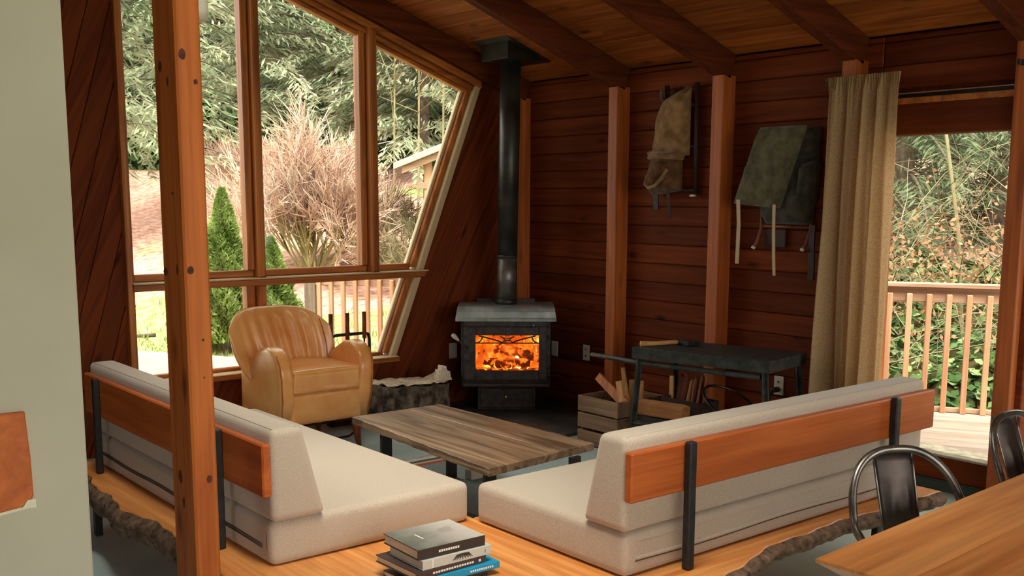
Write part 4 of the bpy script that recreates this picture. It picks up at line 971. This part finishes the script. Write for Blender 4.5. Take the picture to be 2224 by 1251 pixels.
# --- crate of kindling, bench
m_crate = wood('crate_wood', lin(92, 68, 50), lin(150, 118, 90), axis=1, rough=.8, knots=.5, var=.25)
cr = thing('wooden_crate', 'weathered slatted wooden crate holding kindling beside the bench', 'crate', (4.82, 4.76, 0))
cx0, cx1, cy0, cy1 = 4.60, 5.04, 4.585, 4.955
for k, (a, b) in enumerate(((.008, .10), (.118, .215), (.225, .328))):
    part('slat', cbox((cx0, cy0, a), (cx0+.014, cy1, b), .003), m_crate, cr); part('slat', cbox((cx1-.014, cy0, a), (cx1, cy1, b), .003), m_crate, cr)
    part('slat', cbox((cx0+.0145, cy0, a), (cx1-.0145, cy0+.014, b), .003), m_crate, cr); part('slat', cbox((cx0+.0145, cy1-.014, a), (cx1-.0145, cy1, b), .003), m_crate, cr)
part('bottom', cbox((cx0+.015, cy0+.0145, .005), (cx1-.015, cy1-.0145, .018), .002), m_crate, cr)
for x in (cx0+.03, cx1-.03):
    for y in (cy0+.028, cy1-.028): part('corner_block', cbox((x-.014, y-.012, .019), (x+.014, y+.012, .32), .002), m_crate, cr)
m_split = wood('split_kindling', lin(186, 126, 70), lin(226, 176, 116), axis=2, rough=.7, knots=0, var=.25)
def stick(name, label, a, b, w, th, tw=0, cat='kindling', grp='kindling sticks in the crate', m=None):
    a = Vector(a); b = Vector(b); t = (b-a).normalized(); u = Vector((1, 0, 0)).cross(t); u = u.normalized() if u.length > .1 else Vector((0, 1, 0)); v = t.cross(u)
    u2 = u*math.cos(tw)+v*math.sin(tw); v2 = t.cross(u2); V = []
    for p, k in ((a, 1), (b, .8)):
        for s1, s2 in ((-1, -1), (1, -.8), (1, 1), (-1, .9)): V.append(tuple(p+u2*s1*w/2*k+v2*s2*th/2*k+t*(.012*s1*s2)))
    o = part(name, (V, [(0, 1, 2, 3), (7, 6, 5, 4), (0, 4, 5, 1), (1, 5, 6, 2), (2, 6, 7, 3), (3, 7, 4, 0)]), m or m_split); tag(o, label, cat, grp)
stick('kindling', 'wide orange split board leaning out of the crate to the left', (4.73, 4.63, .29), (4.80, 4.97, .425), .07, .022, .1, m=wood('orange_split', lin(170, 92, 40), lin(206, 126, 64), axis=2, knots=0, var=0))
stick('kindling', 'thin pale stick standing up from the crate, tallest', (4.78, 4.66, .22), (4.82, 4.76, .50), .03, .022, .4)
stick('kindling', 'short thick pale split stick leaning in the crate middle', (4.72, 4.63, .22), (4.76, 4.735, .42), .045, .03, .2)
stick('kindling', 'pale split stick at the right corner of the crate', (4.85, 4.64, .22), (4.88, 4.66, .42), .05, .03, .5)
stick('kindling', 'brown split stick at the back of the crate', (4.92, 4.75, .10), (4.95, 4.80, .40), .05, .03, .5)

BT = .70
bn = thing('steel_bench', 'dark grey steel workbench with splayed legs against the plank wall', 'workbench', (5.0, 4.0, 0))
P0, P1, P2, P3 = (4.60, 4.47), (4.785, 3.575), (5.245, 3.655), (5.06, 4.53)
part('top', prism([P0, P1, P2, P3], BT, BT-.07, lambda u, v, d: (u, v, d), .004), m_steel, bn)
def leg(p, q, zt, w=.05): return comb(*[(lambda V, F: ([(x+(q[0]-p[0])*(1-(zz/zt)), y+(q[1]-p[1])*(1-(zz/zt)), zz) for x, y, zz in V], F))(*cbox((p[0]-w/2*a, p[1]-w/2*b, .012), (p[0]+w/2*a, p[1]+w/2*b, zt), .003)) for a, b in ((1, .16), (.16, 1))])
LG = [((4.635, 4.435), (4.60, 4.47)), ((4.81, 3.625), (4.83, 3.60)), ((5.21, 3.69), (5.25, 3.64)), ((5.03, 4.49), (5.06, 4.53))]
for p, q in LG: part('leg', leg(p, q, BT-.071), m_steel, bn)
part('lower_shelf', prism([(4.62, 4.44), (4.83, 3.63), (5.20, 3.70), (5.02, 4.49)], .255, .235, lambda u, v, d: (u, v, d), .003), m_steel, bn)
part('front_rail', tube([(4.612, 4.45, .225), (4.81, 3.62, .225)], .022, 4), m_steel, bn)
part('push_bar', tube([(4.70, 4.93, .588), (4.655, 4.66, .598), (4.63, 4.45, .60), (4.70, 4.1, .60), (4.79, 3.64, .60)], .016, 10), m_steel, bn, smooth=True)
tag(part('split_log', prism([(-.04, -.045), (.045, -.035), (.05, .03), (.0, .05), (-.045, .025)], 0, .36, lambda u, v, d: (4.74+u+.06*d, 4.53-d, .302+v+.03*d), .01), wood('split_log_wood', lin(150, 92, 50), lin(196, 136, 84), axis=1, rough=.8, knots=.4, var=0)), 'orange-brown split log lying on the bench lower shelf', 'log')
cb_ = thing('kindling_bin', 'dark low bin of upright split wood behind the bench leg', 'bin', (4.98, 4.33, .2555))
m_dk = wood('dark_bin_wood', lin(48, 34, 26), lin(76, 56, 42), axis=1, rough=.8, knots=.2)
for a, b in (((4.86, 4.14, .256), (4.875, 4.46, .36)), ((5.03, 4.14, .256), (5.045, 4.46, .36)), ((4.8755, 4.14, .256), (5.0295, 4.155, .36)), ((4.8755, 4.445, .256), (5.0295, 4.46, .36))): part('side', cbox(a, b, .002), m_dk, cb_)
for k in range(7):
    y = 4.43-.042*k; stick('split_wood', ['pale thin split stick leaning left in the dark bin', 'brown split piece second in the dark bin', 'dark red split piece third in the dark bin', 'thin pale-edged split piece in the dark bin middle', 'broad dark red split piece in the dark bin', 'pale-edged split piece near the bin end', 'last dark split piece at the right bin end'][k], (4.93, y, .262), (4.96+.01*(k % 2), y+(.03 if k == 0 else -.01), .47+.02*(k % 3)), .034, .02 if k else .014, .3*k, 'firewood', 'split wood in the dark bin', m_split if k in (0, 3) else wood('bin_split_%d' % k, lin(96, 44, 26), lin(140, 74, 46), axis=2, knots=0, var=0))
ax = thing('hatchet', 'small hatchet with pale wooden handle lying on the steel bench', 'hatchet', (4.78, 4.4, BT))
part('handle', tube([(4.645, 4.44, BT+.018), (4.73, 4.405, BT+.017), (4.83, 4.385, BT+.016), (4.93, 4.36, BT+.016)], [.018, .014, .013, .014], 10, flat=.8), wood('hatchet_handle', lin(186, 130, 70), lin(222, 172, 108), axis=0, knots=0, var=0), ax, smooth=True)
part('head', prism([(-.03, -.02), (.03, -.025), (.05, -.11), (-.055, -.11), (-.035, -.02), (-.03, .03), (.03, .03)], BT+.003, BT+.03, lambda u, v, d: (4.93+u, 4.365+v, d), .003), m_black, ax)
tag(part('wire_ring', tube([(4.98+.17*math.cos(a), 3.99+.10*math.cos(a)*0+.17*math.sin(a), .262+.0*a+.10+.095*math.sin(a)) for a in np.linspace(0, 2*math.pi, 40, endpoint=False)], .008, 8, closed=True), m_gunD, smooth=True), 'dark metal ring leaning on the bench lower shelf', 'ring')

# --- backpacks on the wall
def cloth(name, a, b, sc=60): return speck(name, a, b, sc, .95, .1, bump=.3, detail=6, sheen=.2)
m_can = cloth('tan_canvas', lin(112, 84, 56), lin(158, 122, 84), 14); m_can2 = cloth('brown_canvas', lin(78, 52, 34), lin(116, 82, 54), 14)
m_olive = cloth('olive_canvas', lin(70, 66, 48), lin(100, 94, 72), 16); m_olive2 = cloth('dark_olive_canvas', lin(46, 46, 40), lin(70, 68, 58), 16)
m_web = plain('cream_webbing', lin(190, 166, 134), .8); m_strap = plain('dark_leather_strap', lin(52, 34, 24), .6)
def puff(corners, depth, n=14, x0=5.40, bulge=2.2, wob_=.008, seed=0, lean=0):
    """pillow over the quadrilateral corners (Y,z): tl,tr,br,bl; its back stands at X=x0"""
    g = random.Random(seed); tl, tr, br, bl = [Vector(c) for c in corners]; V = []; F = []
    ph = [g.uniform(0, 6) for _ in range(6)]
    for s_ in (0, 1):
        for i in range(n+1):
            for j in range(n+1):
                u, v = i/n, j/n; u2 = .5-.5*math.cos(u*math.pi) if s_ else .5-.5*math.cos(u*math.pi); v2 = .5-.5*math.cos(v*math.pi)
                p = tl.lerp(tr, u2).lerp(bl.lerp(br, u2), v2)
                e_ = (1-abs(2*u2-1)**(bulge*2))*(1-abs(2*v2-1)**(bulge*2)); e_ = max(0, e_)**.5
                w_ = wob_*(math.sin(u2*9+ph[0]+v2*4)+math.sin(v2*11+ph[1]-u2*5)+.6*math.sin(u2*17+v2*13+ph[2]))*e_
                V.append((x0-lean*(1-v2)*0-(depth*e_+w_ if s_ else 0)-.001*s_, p.x, p.y))
    m_ = (n+1)**2
    for s_ in (0, 1):
        for i in range(n):
            for j in range(n):
                q = [s_*m_+i*(n+1)+j, s_*m_+(i+1)*(n+1)+j, s_*m_+(i+1)*(n+1)+j+1, s_*m_+i*(n+1)+j+1]; F.append(tuple(q[::-1] if s_ else q))
    bd = [i*(n+1) for i in range(n+1)]+[n*(n+1)+j for j in range(1, n+1)]+[i*(n+1)+n for i in range(n-1, -1, -1)]+[j for j in range(n-1, 0, -1)]
    for k in range(len(bd)):
        a, b = bd[k], bd[(k+1) % len(bd)]; F.append((a, b, m_+b, m_+a))
    return fixn(V, F)
def strap(pts, w, th=.005):
    V = []; F = []
    for x, y, zz in pts: V += [(x, y-w/2, zz), (x, y+w/2, zz), (x-th, y+w/2, zz), (x-th, y-w/2, zz)]
    for i in range(len(pts)-1):
        for k in range(4): F.append((i*4+k, i*4+(k+1) % 4, i*4+4+(k+1) % 4, i*4+4+k))
    F += [(0, 1, 2, 3), tuple((len(pts)-1)*4+k for k in (3, 2, 1, 0))]
    return fixn(V, F)
b1 = thing('backpack', 'tan canvas frame backpack hanging left of the second wall post', 'backpack', (5.36, 4.88, 1.6))
for y, zt in ((4.955, 2.36), (4.69, 2.36)): part('frame_rail', tube([(5.405, y, 1.63), (5.395, y, 2.0), (5.39, y, zt)], .017, 8), wood('dark_frame_%d' % int(y*100), lin(40, 26, 20), lin(66, 44, 32), axis=2, knots=0, var=0), b1, smooth=True)
for zz in (1.66, 1.95, 2.22): part('frame_bar', tube([(5.402, 4.955, zz), (5.402, 4.69, zz)], .013, 8), m_strap, b1, smooth=True)
part('upper_bag', puff([(4.965, 2.26), (4.735, 2.34), (4.735, 1.89), (5.06, 1.89)], .10, 16, 5.385, 2, .010, 3), m_can, b1, smooth=True)
part('bag_lip', tube([(5.36, 4.975, 2.33), (5.345, 4.955, 2.27), (5.335, 4.90, 2.235), (5.335, 4.84, 2.24), (5.345, 4.76, 2.30), (5.36, 4.735, 2.34)], .016, 8), m_can2, b1, smooth=True)
part('lower_pocket', puff([(5.07, 1.895), (4.80, 1.90), (4.80, 1.66), (5.055, 1.62)], .13, 16, 5.39, 1.6, .016, 9), m_can2, b1, smooth=True)
part('pocket_flap', puff([(5.075, 1.93), (4.765, 1.92), (4.79, 1.86), (5.065, 1.86)], .125, 10, 5.385, 1.6, .008, 4), m_can, b1, smooth=True)
part('drawstring', tube([(5.29, 5.03, 1.76), (5.275, 5.035, 1.70), (5.262, 4.99, 1.675), (5.258, 4.93, 1.69), (5.262, 4.87, 1.74), (5.28, 4.835, 1.80)], .011, 8), m_can, b1, smooth=True)
part('strap', strap([(5.30, 4.86, 1.74), (5.33, 4.865, 1.62), (5.36, 4.875, 1.50), (5.37, 4.885, 1.47)], .022), m_strap, b1)
part('strap_end', strap([(5.34, 4.985, 1.63), (5.345, 4.985, 1.53)], .045, .012), m_strap, b1)
part('bracket', cbox((5.375, 4.68, 1.618), (5.40, 4.72, 1.632), .002), m_outlet, b1)
b2 = thing('backpack', 'dark olive canvas backpack with pale straps hanging beside the curtain', 'backpack', (5.35, 3.98, 1.3))
part('bag', puff([(4.20, 1.86), (3.73, 1.86), (3.76, 1.45), (4.10, 1.45)], .11, 16, 5.40, 2, .009, 5), m_olive2, b2, smooth=True)
part('side_pocket', puff([(4.225, 1.84), (4.11, 1.84), (4.12, 1.62), (4.22, 1.62)], .12, 10, 5.40, 2, .006, 6), m_olive, b2, smooth=True)
part('side_pocket', puff([(3.83, 1.83), (3.715, 1.83), (3.74, 1.60), (3.82, 1.56)], .12, 10, 5.40, 2, .006, 7), m_olive2, b2, smooth=True)
part('flap', puff([(4.085, 2.035), (3.745, 2.035), (3.915, 1.545), (4.27, 1.575)], .05, 18, 5.285, 2.6, .006, 8), m_olive, b2, smooth=True)
part('back_panel', puff([(4.09, 2.03), (3.73, 2.03), (3.73, 1.86), (4.15, 1.86)], .10, 10, 5.40, 2.4, .004, 2), m_olive2, b2, smooth=True)
for y in (4.135, 3.77): part('frame_leg', tube([(5.40, y, 1.62), (5.395, y, 1.42), (5.37, y+.012, 1.33), (5.35, y+.02, 1.305)], .011, 8), wood('pack_frame_%d' % int(y*100), lin(90, 50, 30), lin(130, 76, 46), axis=2, knots=0, var=0), b2, smooth=True)
for y in (4.155, 3.79): part('frame_tip', tube([(5.352, y, 1.308), (5.345, y+.003, 1.295)], .013, 8), m_outlet, b2, smooth=True)
part('frame_bar', tube([(5.40, 4.14, 1.435), (5.40, 3.765, 1.435)], .012, 8), m_legw, b2, smooth=True)
part('mesh_pad', cbox((5.405, 3.96, 1.305), (5.42, 4.11, 1.42), .004), m_strap, b2)
part('strap', strap([(5.24, 4.20, 1.60), (5.26, 4.205, 1.45), (5.27, 4.215, 1.30), (5.28, 4.225, 1.20)], .026), m_web, b2)
part('strap', strap([(5.25, 3.935, 1.57), (5.27, 3.945, 1.40), (5.28, 3.945, 1.25), (5.285, 3.94, 1.14)], .02), m_web, b2)
part('shoulder_strap', strap([(5.40, 3.755, 1.45), (5.38, 3.745, 1.35), (5.375, 3.735, 1.2), (5.38, 3.74, 1.12)], .04, .012), m_strap, b2)

# --- curtain and rod
def linenm():
    t = NT('linen'); src, oi = coords(t); nz = t.n('ShaderNodeTexNoise'); nz.inputs['Scale'].default_value = 120; t.l(src, nz.inputs[0])
    col = ramp(t, nz.outputs[0], [(.3, lin(186, 158, 118)), (.7, lin(214, 186, 146))]); d = t.n('ShaderNodeBsdfDiffuse'); tr = t.n('ShaderNodeBsdfTranslucent'); mx = t.n('ShaderNodeMixShader'); mx.inputs[0].default_value = .5
    tp_ = t.n('ShaderNodeBsdfTransparent'); m2 = t.n('ShaderNodeMixShader'); m2.inputs[0].default_value = .10
    t.l(col, d.inputs[0]); t.l(col, tr.inputs[0]); t.l(d.outputs[0], mx.inputs[1]); t.l(tr.outputs[0], mx.inputs[2]); t.l(mx.outputs[0], m2.inputs[1]); t.l(tp_.outputs[0], m2.inputs[2]); t.l(m2.outputs[0], t.out.inputs[0]); return t.m
cu = thing('curtain', 'gathered beige linen curtain hanging beside the glass door', 'curtain', (5.22, 3.42, .03))
nu, nv = 150, 26; V = []; F = []
for i in range(nu+1):
    for j in range(nv+1):
        u, v = i/nu, j/nv; zz = 2.283-v*2.245
        y = 3.59-u*.455+.016*math.sin(v*3+u*4)*v+.03*v*(1-u)
        am = .022+.05*min(1, v*1.2); uu = u+.035*math.sin(u*9+1)+.02*math.sin(v*2.4+u*5)*v
        x = 5.235+am*(math.sin(uu*31)+.55*math.sin(uu*53+1.3+v)+.3*math.sin(uu*19+2*v))*.75+.006*math.sin(u*150)*max(0, 1-v*7)
        if v < .012: x = 5.235+.012*math.sin(u*30*2*math.pi)
        V.append((x, y, zz))
for i in range(nu):
    for j in range(nv): F.append((i*(nv+1)+j, (i+1)*(nv+1)+j, (i+1)*(nv+1)+j+1, i*(nv+1)+j+1))
part('cloth', (V, F), linenm(), cu, smooth=True)
rd = thing('curtain_rod', 'black curtain rod above the glass door', 'rod', (5.235, 2.8, 2.30))
part('rod', tube([(5.235, 3.62, 2.272), (5.235, 1.6, 2.272)], .011, 10), m_black, rd, smooth=True)
for y in (3.60, 2.51): part('bracket', cbox((5.235, y-.01, 2.258), (5.30 if y < 3 else 5.43, y+.01, 2.285), .003), m_black, rd)
part('finial', lathe([(.008, 0), (.018, .006), (.02, .018), (.012, .03), (.003, .034)], 12), m_black, rd, smooth=True)
f_ = rd.children[-1]; f_.location = (0, .82, -.028); f_.rotation_euler = (-math.pi/2, 0, 0)
for v in f_.data.vertices: v.co += Vector(OFF[rd])

# --- dining table
dt = thing('dining_table', 'orange-brown wooden dining table in the right foreground', 'table', (2.10, 1.40, 0), math.radians(2.8))
wd = [.22, .235, .23, .215]; y = 0
for k, ww in enumerate(wd):
    y1 = y-ww; o = .0
    pl = [(-.02+o, y), (1.9, y), (1.9, y1+.0012), (-.02+o, y1+.0012)]
    # bevelled underside along the outer edges
    V = [(a, b, .75) for a, b in pl]+[(a, b, .742) for a, b in pl]
    ins = [(-.02+.05, (y-.05 if k == 0 else y)), (1.85, (y-.05 if k == 0 else y)), (1.85, (y1+.0012)), (.03, y1+.0012)]
    V += [(a, b, .705) for a, b in ins]
    part('plank', fixn(V, [(0, 1, 2, 3), (8, 9, 10, 11)]+[(i, (i+1) % 4, 4+(i+1) % 4, 4+i) for i in range(4)]+[(4+i, 4+(i+1) % 4, 8+(i+1) % 4, 8+i) for i in range(4)]), m_tabX, dt)
    y = y1
for x, yy in ((.16, -.12), (.16, -.78), (1.7, -.12), (1.7, -.78)): part('leg', cbox((x-.035, yy-.035, 0), (x+.035, yy+.035, .7045), .005), m_black, dt)
part('apron', cbox((.14, -.80, .64), (1.72, -.10, .70), .004), m_tabX, dt)

# --- metal café chairs
def cafe_chair(label, loc, rz):
    t = thing('metal_chair', label, 'chair', loc, rz, 'gunmetal café chairs')
    part('seat', rbox((-.175, -.18, .44), (.175, .17, .458), .008, 3, lambda c: (c.x*(1.06 if c.y < 0 else .92), c.y, c.z)), m_gunD, t, smooth=True)
    pts = []
    for k in range(37):
        a = math.pi*k/36; c_, s_ = math.cos(a), math.sin(a); zz = .62+.215*s_**.82; yy = .06+.15*((zz-.45)/.385)
        pts.append((.182*math.copysign(abs(c_)**.82, c_), yy+.03*s_, zz))
    lo1 = [(.150, .03, .452), (.165, .055, .52), (.178, .062, .58)]
    part('back_hoop', tube(lo1+pts+[(-x, y_, z_) for x, y_, z_ in lo1[::-1]], .0125, 12), m_gun, t, smooth=True)
    n = 12; V = []; F = []; W = .066
    for q in (0, 1):
        for i in range(n+1):
            for j in range(n+1):
                u = i/n*2-1; v = j/n; zz = .452+v*.372; yy = .13+.135*v+.012*(1-u*u)*-1; e_ = .006 if (abs(abs(u)-.42) < .10 and v < .72) else 0
                V.append((u*W*(.86+.14*v), yy+.008*u*u*0+q*.004-e_*(1 if q == 0 else 1), zz))
    m_ = (n+1)**2
    for q in (0, 1):
        for i in range(n):
            for j in range(n):
                f = [q*m_+i*(n+1)+j, q*m_+(i+1)*(n+1)+j, q*m_+(i+1)*(n+1)+j+1, q*m_+i*(n+1)+j+1]; F.append(tuple(f if q == 0 else f[::-1]))
    for i in range(n):
        F.append((i*(n+1), m_+i*(n+1), m_+(i+1)*(n+1), (i+1)*(n+1))); F.append((i*(n+1)+n, (i+1)*(n+1)+n, m_+(i+1)*(n+1)+n, m_+i*(n+1)+n))
        F.append((i, i+1, m_+i+1, m_+i)); F.append((n*(n+1)+i, m_+n*(n+1)+i, m_+n*(n+1)+i+1, n*(n+1)+i+1))
    part('back_plate', fixn(V, F), m_gunD, t, smooth=True)
    for s_ in (-1, 1): part('plate_edge', tube([(s_*W*(.86+.14*v), .13+.135*v, .452+v*.372) for v in np.linspace(0, 1, 8)], .004, 6), m_gun, t, smooth=True)
    for sx in (-1, 1):
        for sy in (-1, 1): part('leg', tube([(sx*.15, sy*.14+(-.01 if sy > 0 else 0), .44), (sx*.21, sy*.205, .0)], [.022, .013], 6), m_gun, t)
    return t
cafe_chair('gunmetal metal chair pushed up to the dining table, whole hoop back visible', (2.81, 1.492, 0), math.radians(-30))
cafe_chair('gunmetal metal chair cut off by the right edge of the photo', (3.72, 1.50, 0), math.radians(-8))

# --- books
def book(label, c, w, d, z0, th, rz, cov, page, marks=()):
    """w along local x (spine side at -y), d along local y"""
    t = thing('book', label, 'book', (c[0], c[1], z0), rz, 'stack of books on the sofa slab')
    part('cover', comb(cbox((-w/2, -d/2, 0), (w/2, d/2, .0035), .001), cbox((-w/2, -d/2, th-.0035), (w/2, d/2, th), .001), cbox((-w/2, -d/2-.002, 0), (w/2, -d/2+.003, th), .0015)), cov, t)
    part('pages', cbox((-w/2+.004, -d/2+.0032, .0036), (w/2-.004, d/2-.004, th-.0036), .001), page, t)
    for nm, lo, hi, m in marks: part(nm, cbox(lo, hi, .0002), m, t)
    return t
m_page = speck('page_edges', lin(196, 184, 162), lin(224, 212, 190), 90, .9, stretch=(.2, .2, 6)); m_wt = plain('white_print', lin(226, 222, 212), .6)
def coverm():
    t = NT('grey_photo_cover'); tc = t.n('ShaderNodeTexCoord'); nz = t.n('ShaderNodeTexNoise'); nz.inputs['Scale'].default_value = 9; nz.inputs['Detail'].default_value = 2; t.l(tc.outputs['Object'], nz.inputs[0])
    sp = t.n('ShaderNodeSeparateXYZ'); t.l(tc.outputs['Object'], sp.inputs[0]); mr = t.n('ShaderNodeMapRange'); mr.inputs[1].default_value = -.13; mr.inputs[2].default_value = .13; t.l(sp.outputs[0], mr.inputs[0])
    a = ramp(t, mr.outputs[0], [(0, lin(112, 114, 108)), (.45, lin(150, 146, 138)), (.8, lin(186, 178, 168)), (1, lin(196, 188, 178))]); b = ramp(t, nz.outputs[0], [(.38, (.62, .62, .62, 1)), (.5, (1, 1, 1, 1))])
    p = t.bsdf(Roughness=.22, Specular_IOR_Level=.5); t.l(mixc(t, .6, a, b, 'MULTIPLY'), p.inputs['Base Color']); return t.m
rz = math.radians(-2); bc0 = (2.005, 2.885)
m_dkc = plain('charcoal_cover', lin(50, 44, 40), .4); m_brc = plain('dark_brown_cover', lin(66, 50, 46), .45); m_blue = plain('blue_cover', lin(22, 140, 178), .4); m_lgc = plain('light_grey_cover', lin(188, 188, 178), .4)
mk = lambda x0, x1, z0, z1, d, m, nm='print': (nm, (x0, -d/2-.0028, z0), (x1, -d/2-.0021, z1), m)
b5 = book('lowest dark book at the bottom of the stack', (2.00, 2.87), .285, .225, .3005, .022, math.radians(3), m_dkc, m_page)
b4 = book('bright blue book low in the stack', (2.045, 2.862), .29, .225, .3228, .024, math.radians(-3), m_blue, m_page, [mk(.02+.009*k, .026+.009*k, .008, .015, .225, m_wt) for k in range(11)])
b3 = book('dark brown book with white spine lettering, third from top', (1.99, 2.885), .295, .245, .3470, .026, math.radians(1), m_brc, m_page, [mk(-.08+.011*k, -.072+.011*k, .009, .016, .245, m_wt) for k in range(16)]+[mk(.115, .124, .008, .017, .245, m_wt)])
b2_ = book('light grey book with black palm leaf drawing on the spine, second from top', (2.02, 2.872), .285, .215, .3732, .034, math.radians(-1), m_lgc, m_page, [mk(-.105, -.100, .002, .031, .215, m_wt), mk(.115, .117, .01, .022, .215, m_dkc)])
for k in range(9):
    a0 = -1.2+.3*k; part('palm_frond', tube([(.02+.004*math.sin(a0), -.1100, .028), (.02+.026*math.sin(a0), -.1102, .028-.010*abs(math.cos(a0))), (.02+.045*math.sin(a0), -.1098, .006+.004*abs(math.sin(a0)))], [.001, .0032, .0008], 5, flat=.4), m_dkc, b2_)
b1_ = book('top book with glossy grey photo cover and black spine', bc0, .275, .225, .4074, .036, rz, m_dkc, m_page)
part('jacket_front', cbox((-.1375, -.1125, .0361), (.1375, .1125, .0366), .0002), coverm(), b1_)
part('title', cbox((-.06, -.02, .0367), (-.055, .035, .0369), .0001), m_wt, b1_)
for k in range(9): part('print', cbox((-.055+.0095*k, -.1153, .014), (-.048+.0095*k, -.1146, .022), .0001), m_wt, b1_)

# --- wooden plate on the white wall, lamp, cable
pl_ = thing('wall_plate', 'square orange wooden plate with paper corner on the white wall', 'plaque', (.44, 1.997, 1.12))
part('board', prism([(.36, 1.030), (.484, 1.043), (.492, 1.06), (.491, 1.13), (.486, 1.216), (.36, 1.217)], 1.984, 1.9995, idm, .003), m_boardY, pl_)
part('paper_backing', prism([(.37, 1.022), (.495, 1.036), (.494, 1.054), (.37, 1.06)], 1.9975, 1.9998, idm), plain('cream_paper', lin(206, 198, 174), .8), pl_)
part('paper_corner', prism([(.470, 1.040), (.4945, 1.038), (.494, 1.055), (.480, 1.054)], 1.9825, 1.9838, idm), plain('cream_paper_fold', lin(206, 198, 174), .8), pl_)
lp = thing('pendant_lamp', 'pale enamel lamp shade hanging behind the top of the timber post', 'lamp', (1.437, 3.45, 2.18))
part('shade', lathe([(.012, .34), (.03, .33), (.045, .28), (.052, .12), (.056, .03), (.052, .004), (.045, 0)], 20, (1.437, 3.45, 2.18)), plain('enamel_shade', lin(196, 192, 178), .4), lp, smooth=True)
part('cord', tube([(1.437, 3.45, 2.515), (1.437, 3.45, 3.88)], .004, 6), m_black, lp)
tag(part('cable', tube([(3.2, 6.2, .006), (3.35, 6.05, .006), (3.52, 6.06, .006), (3.66, 6.2, .006), (3.75, 6.3, .006)], .006, 6), m_black, smooth=True), 'thin black cable on the floor under the armchair', 'cable')
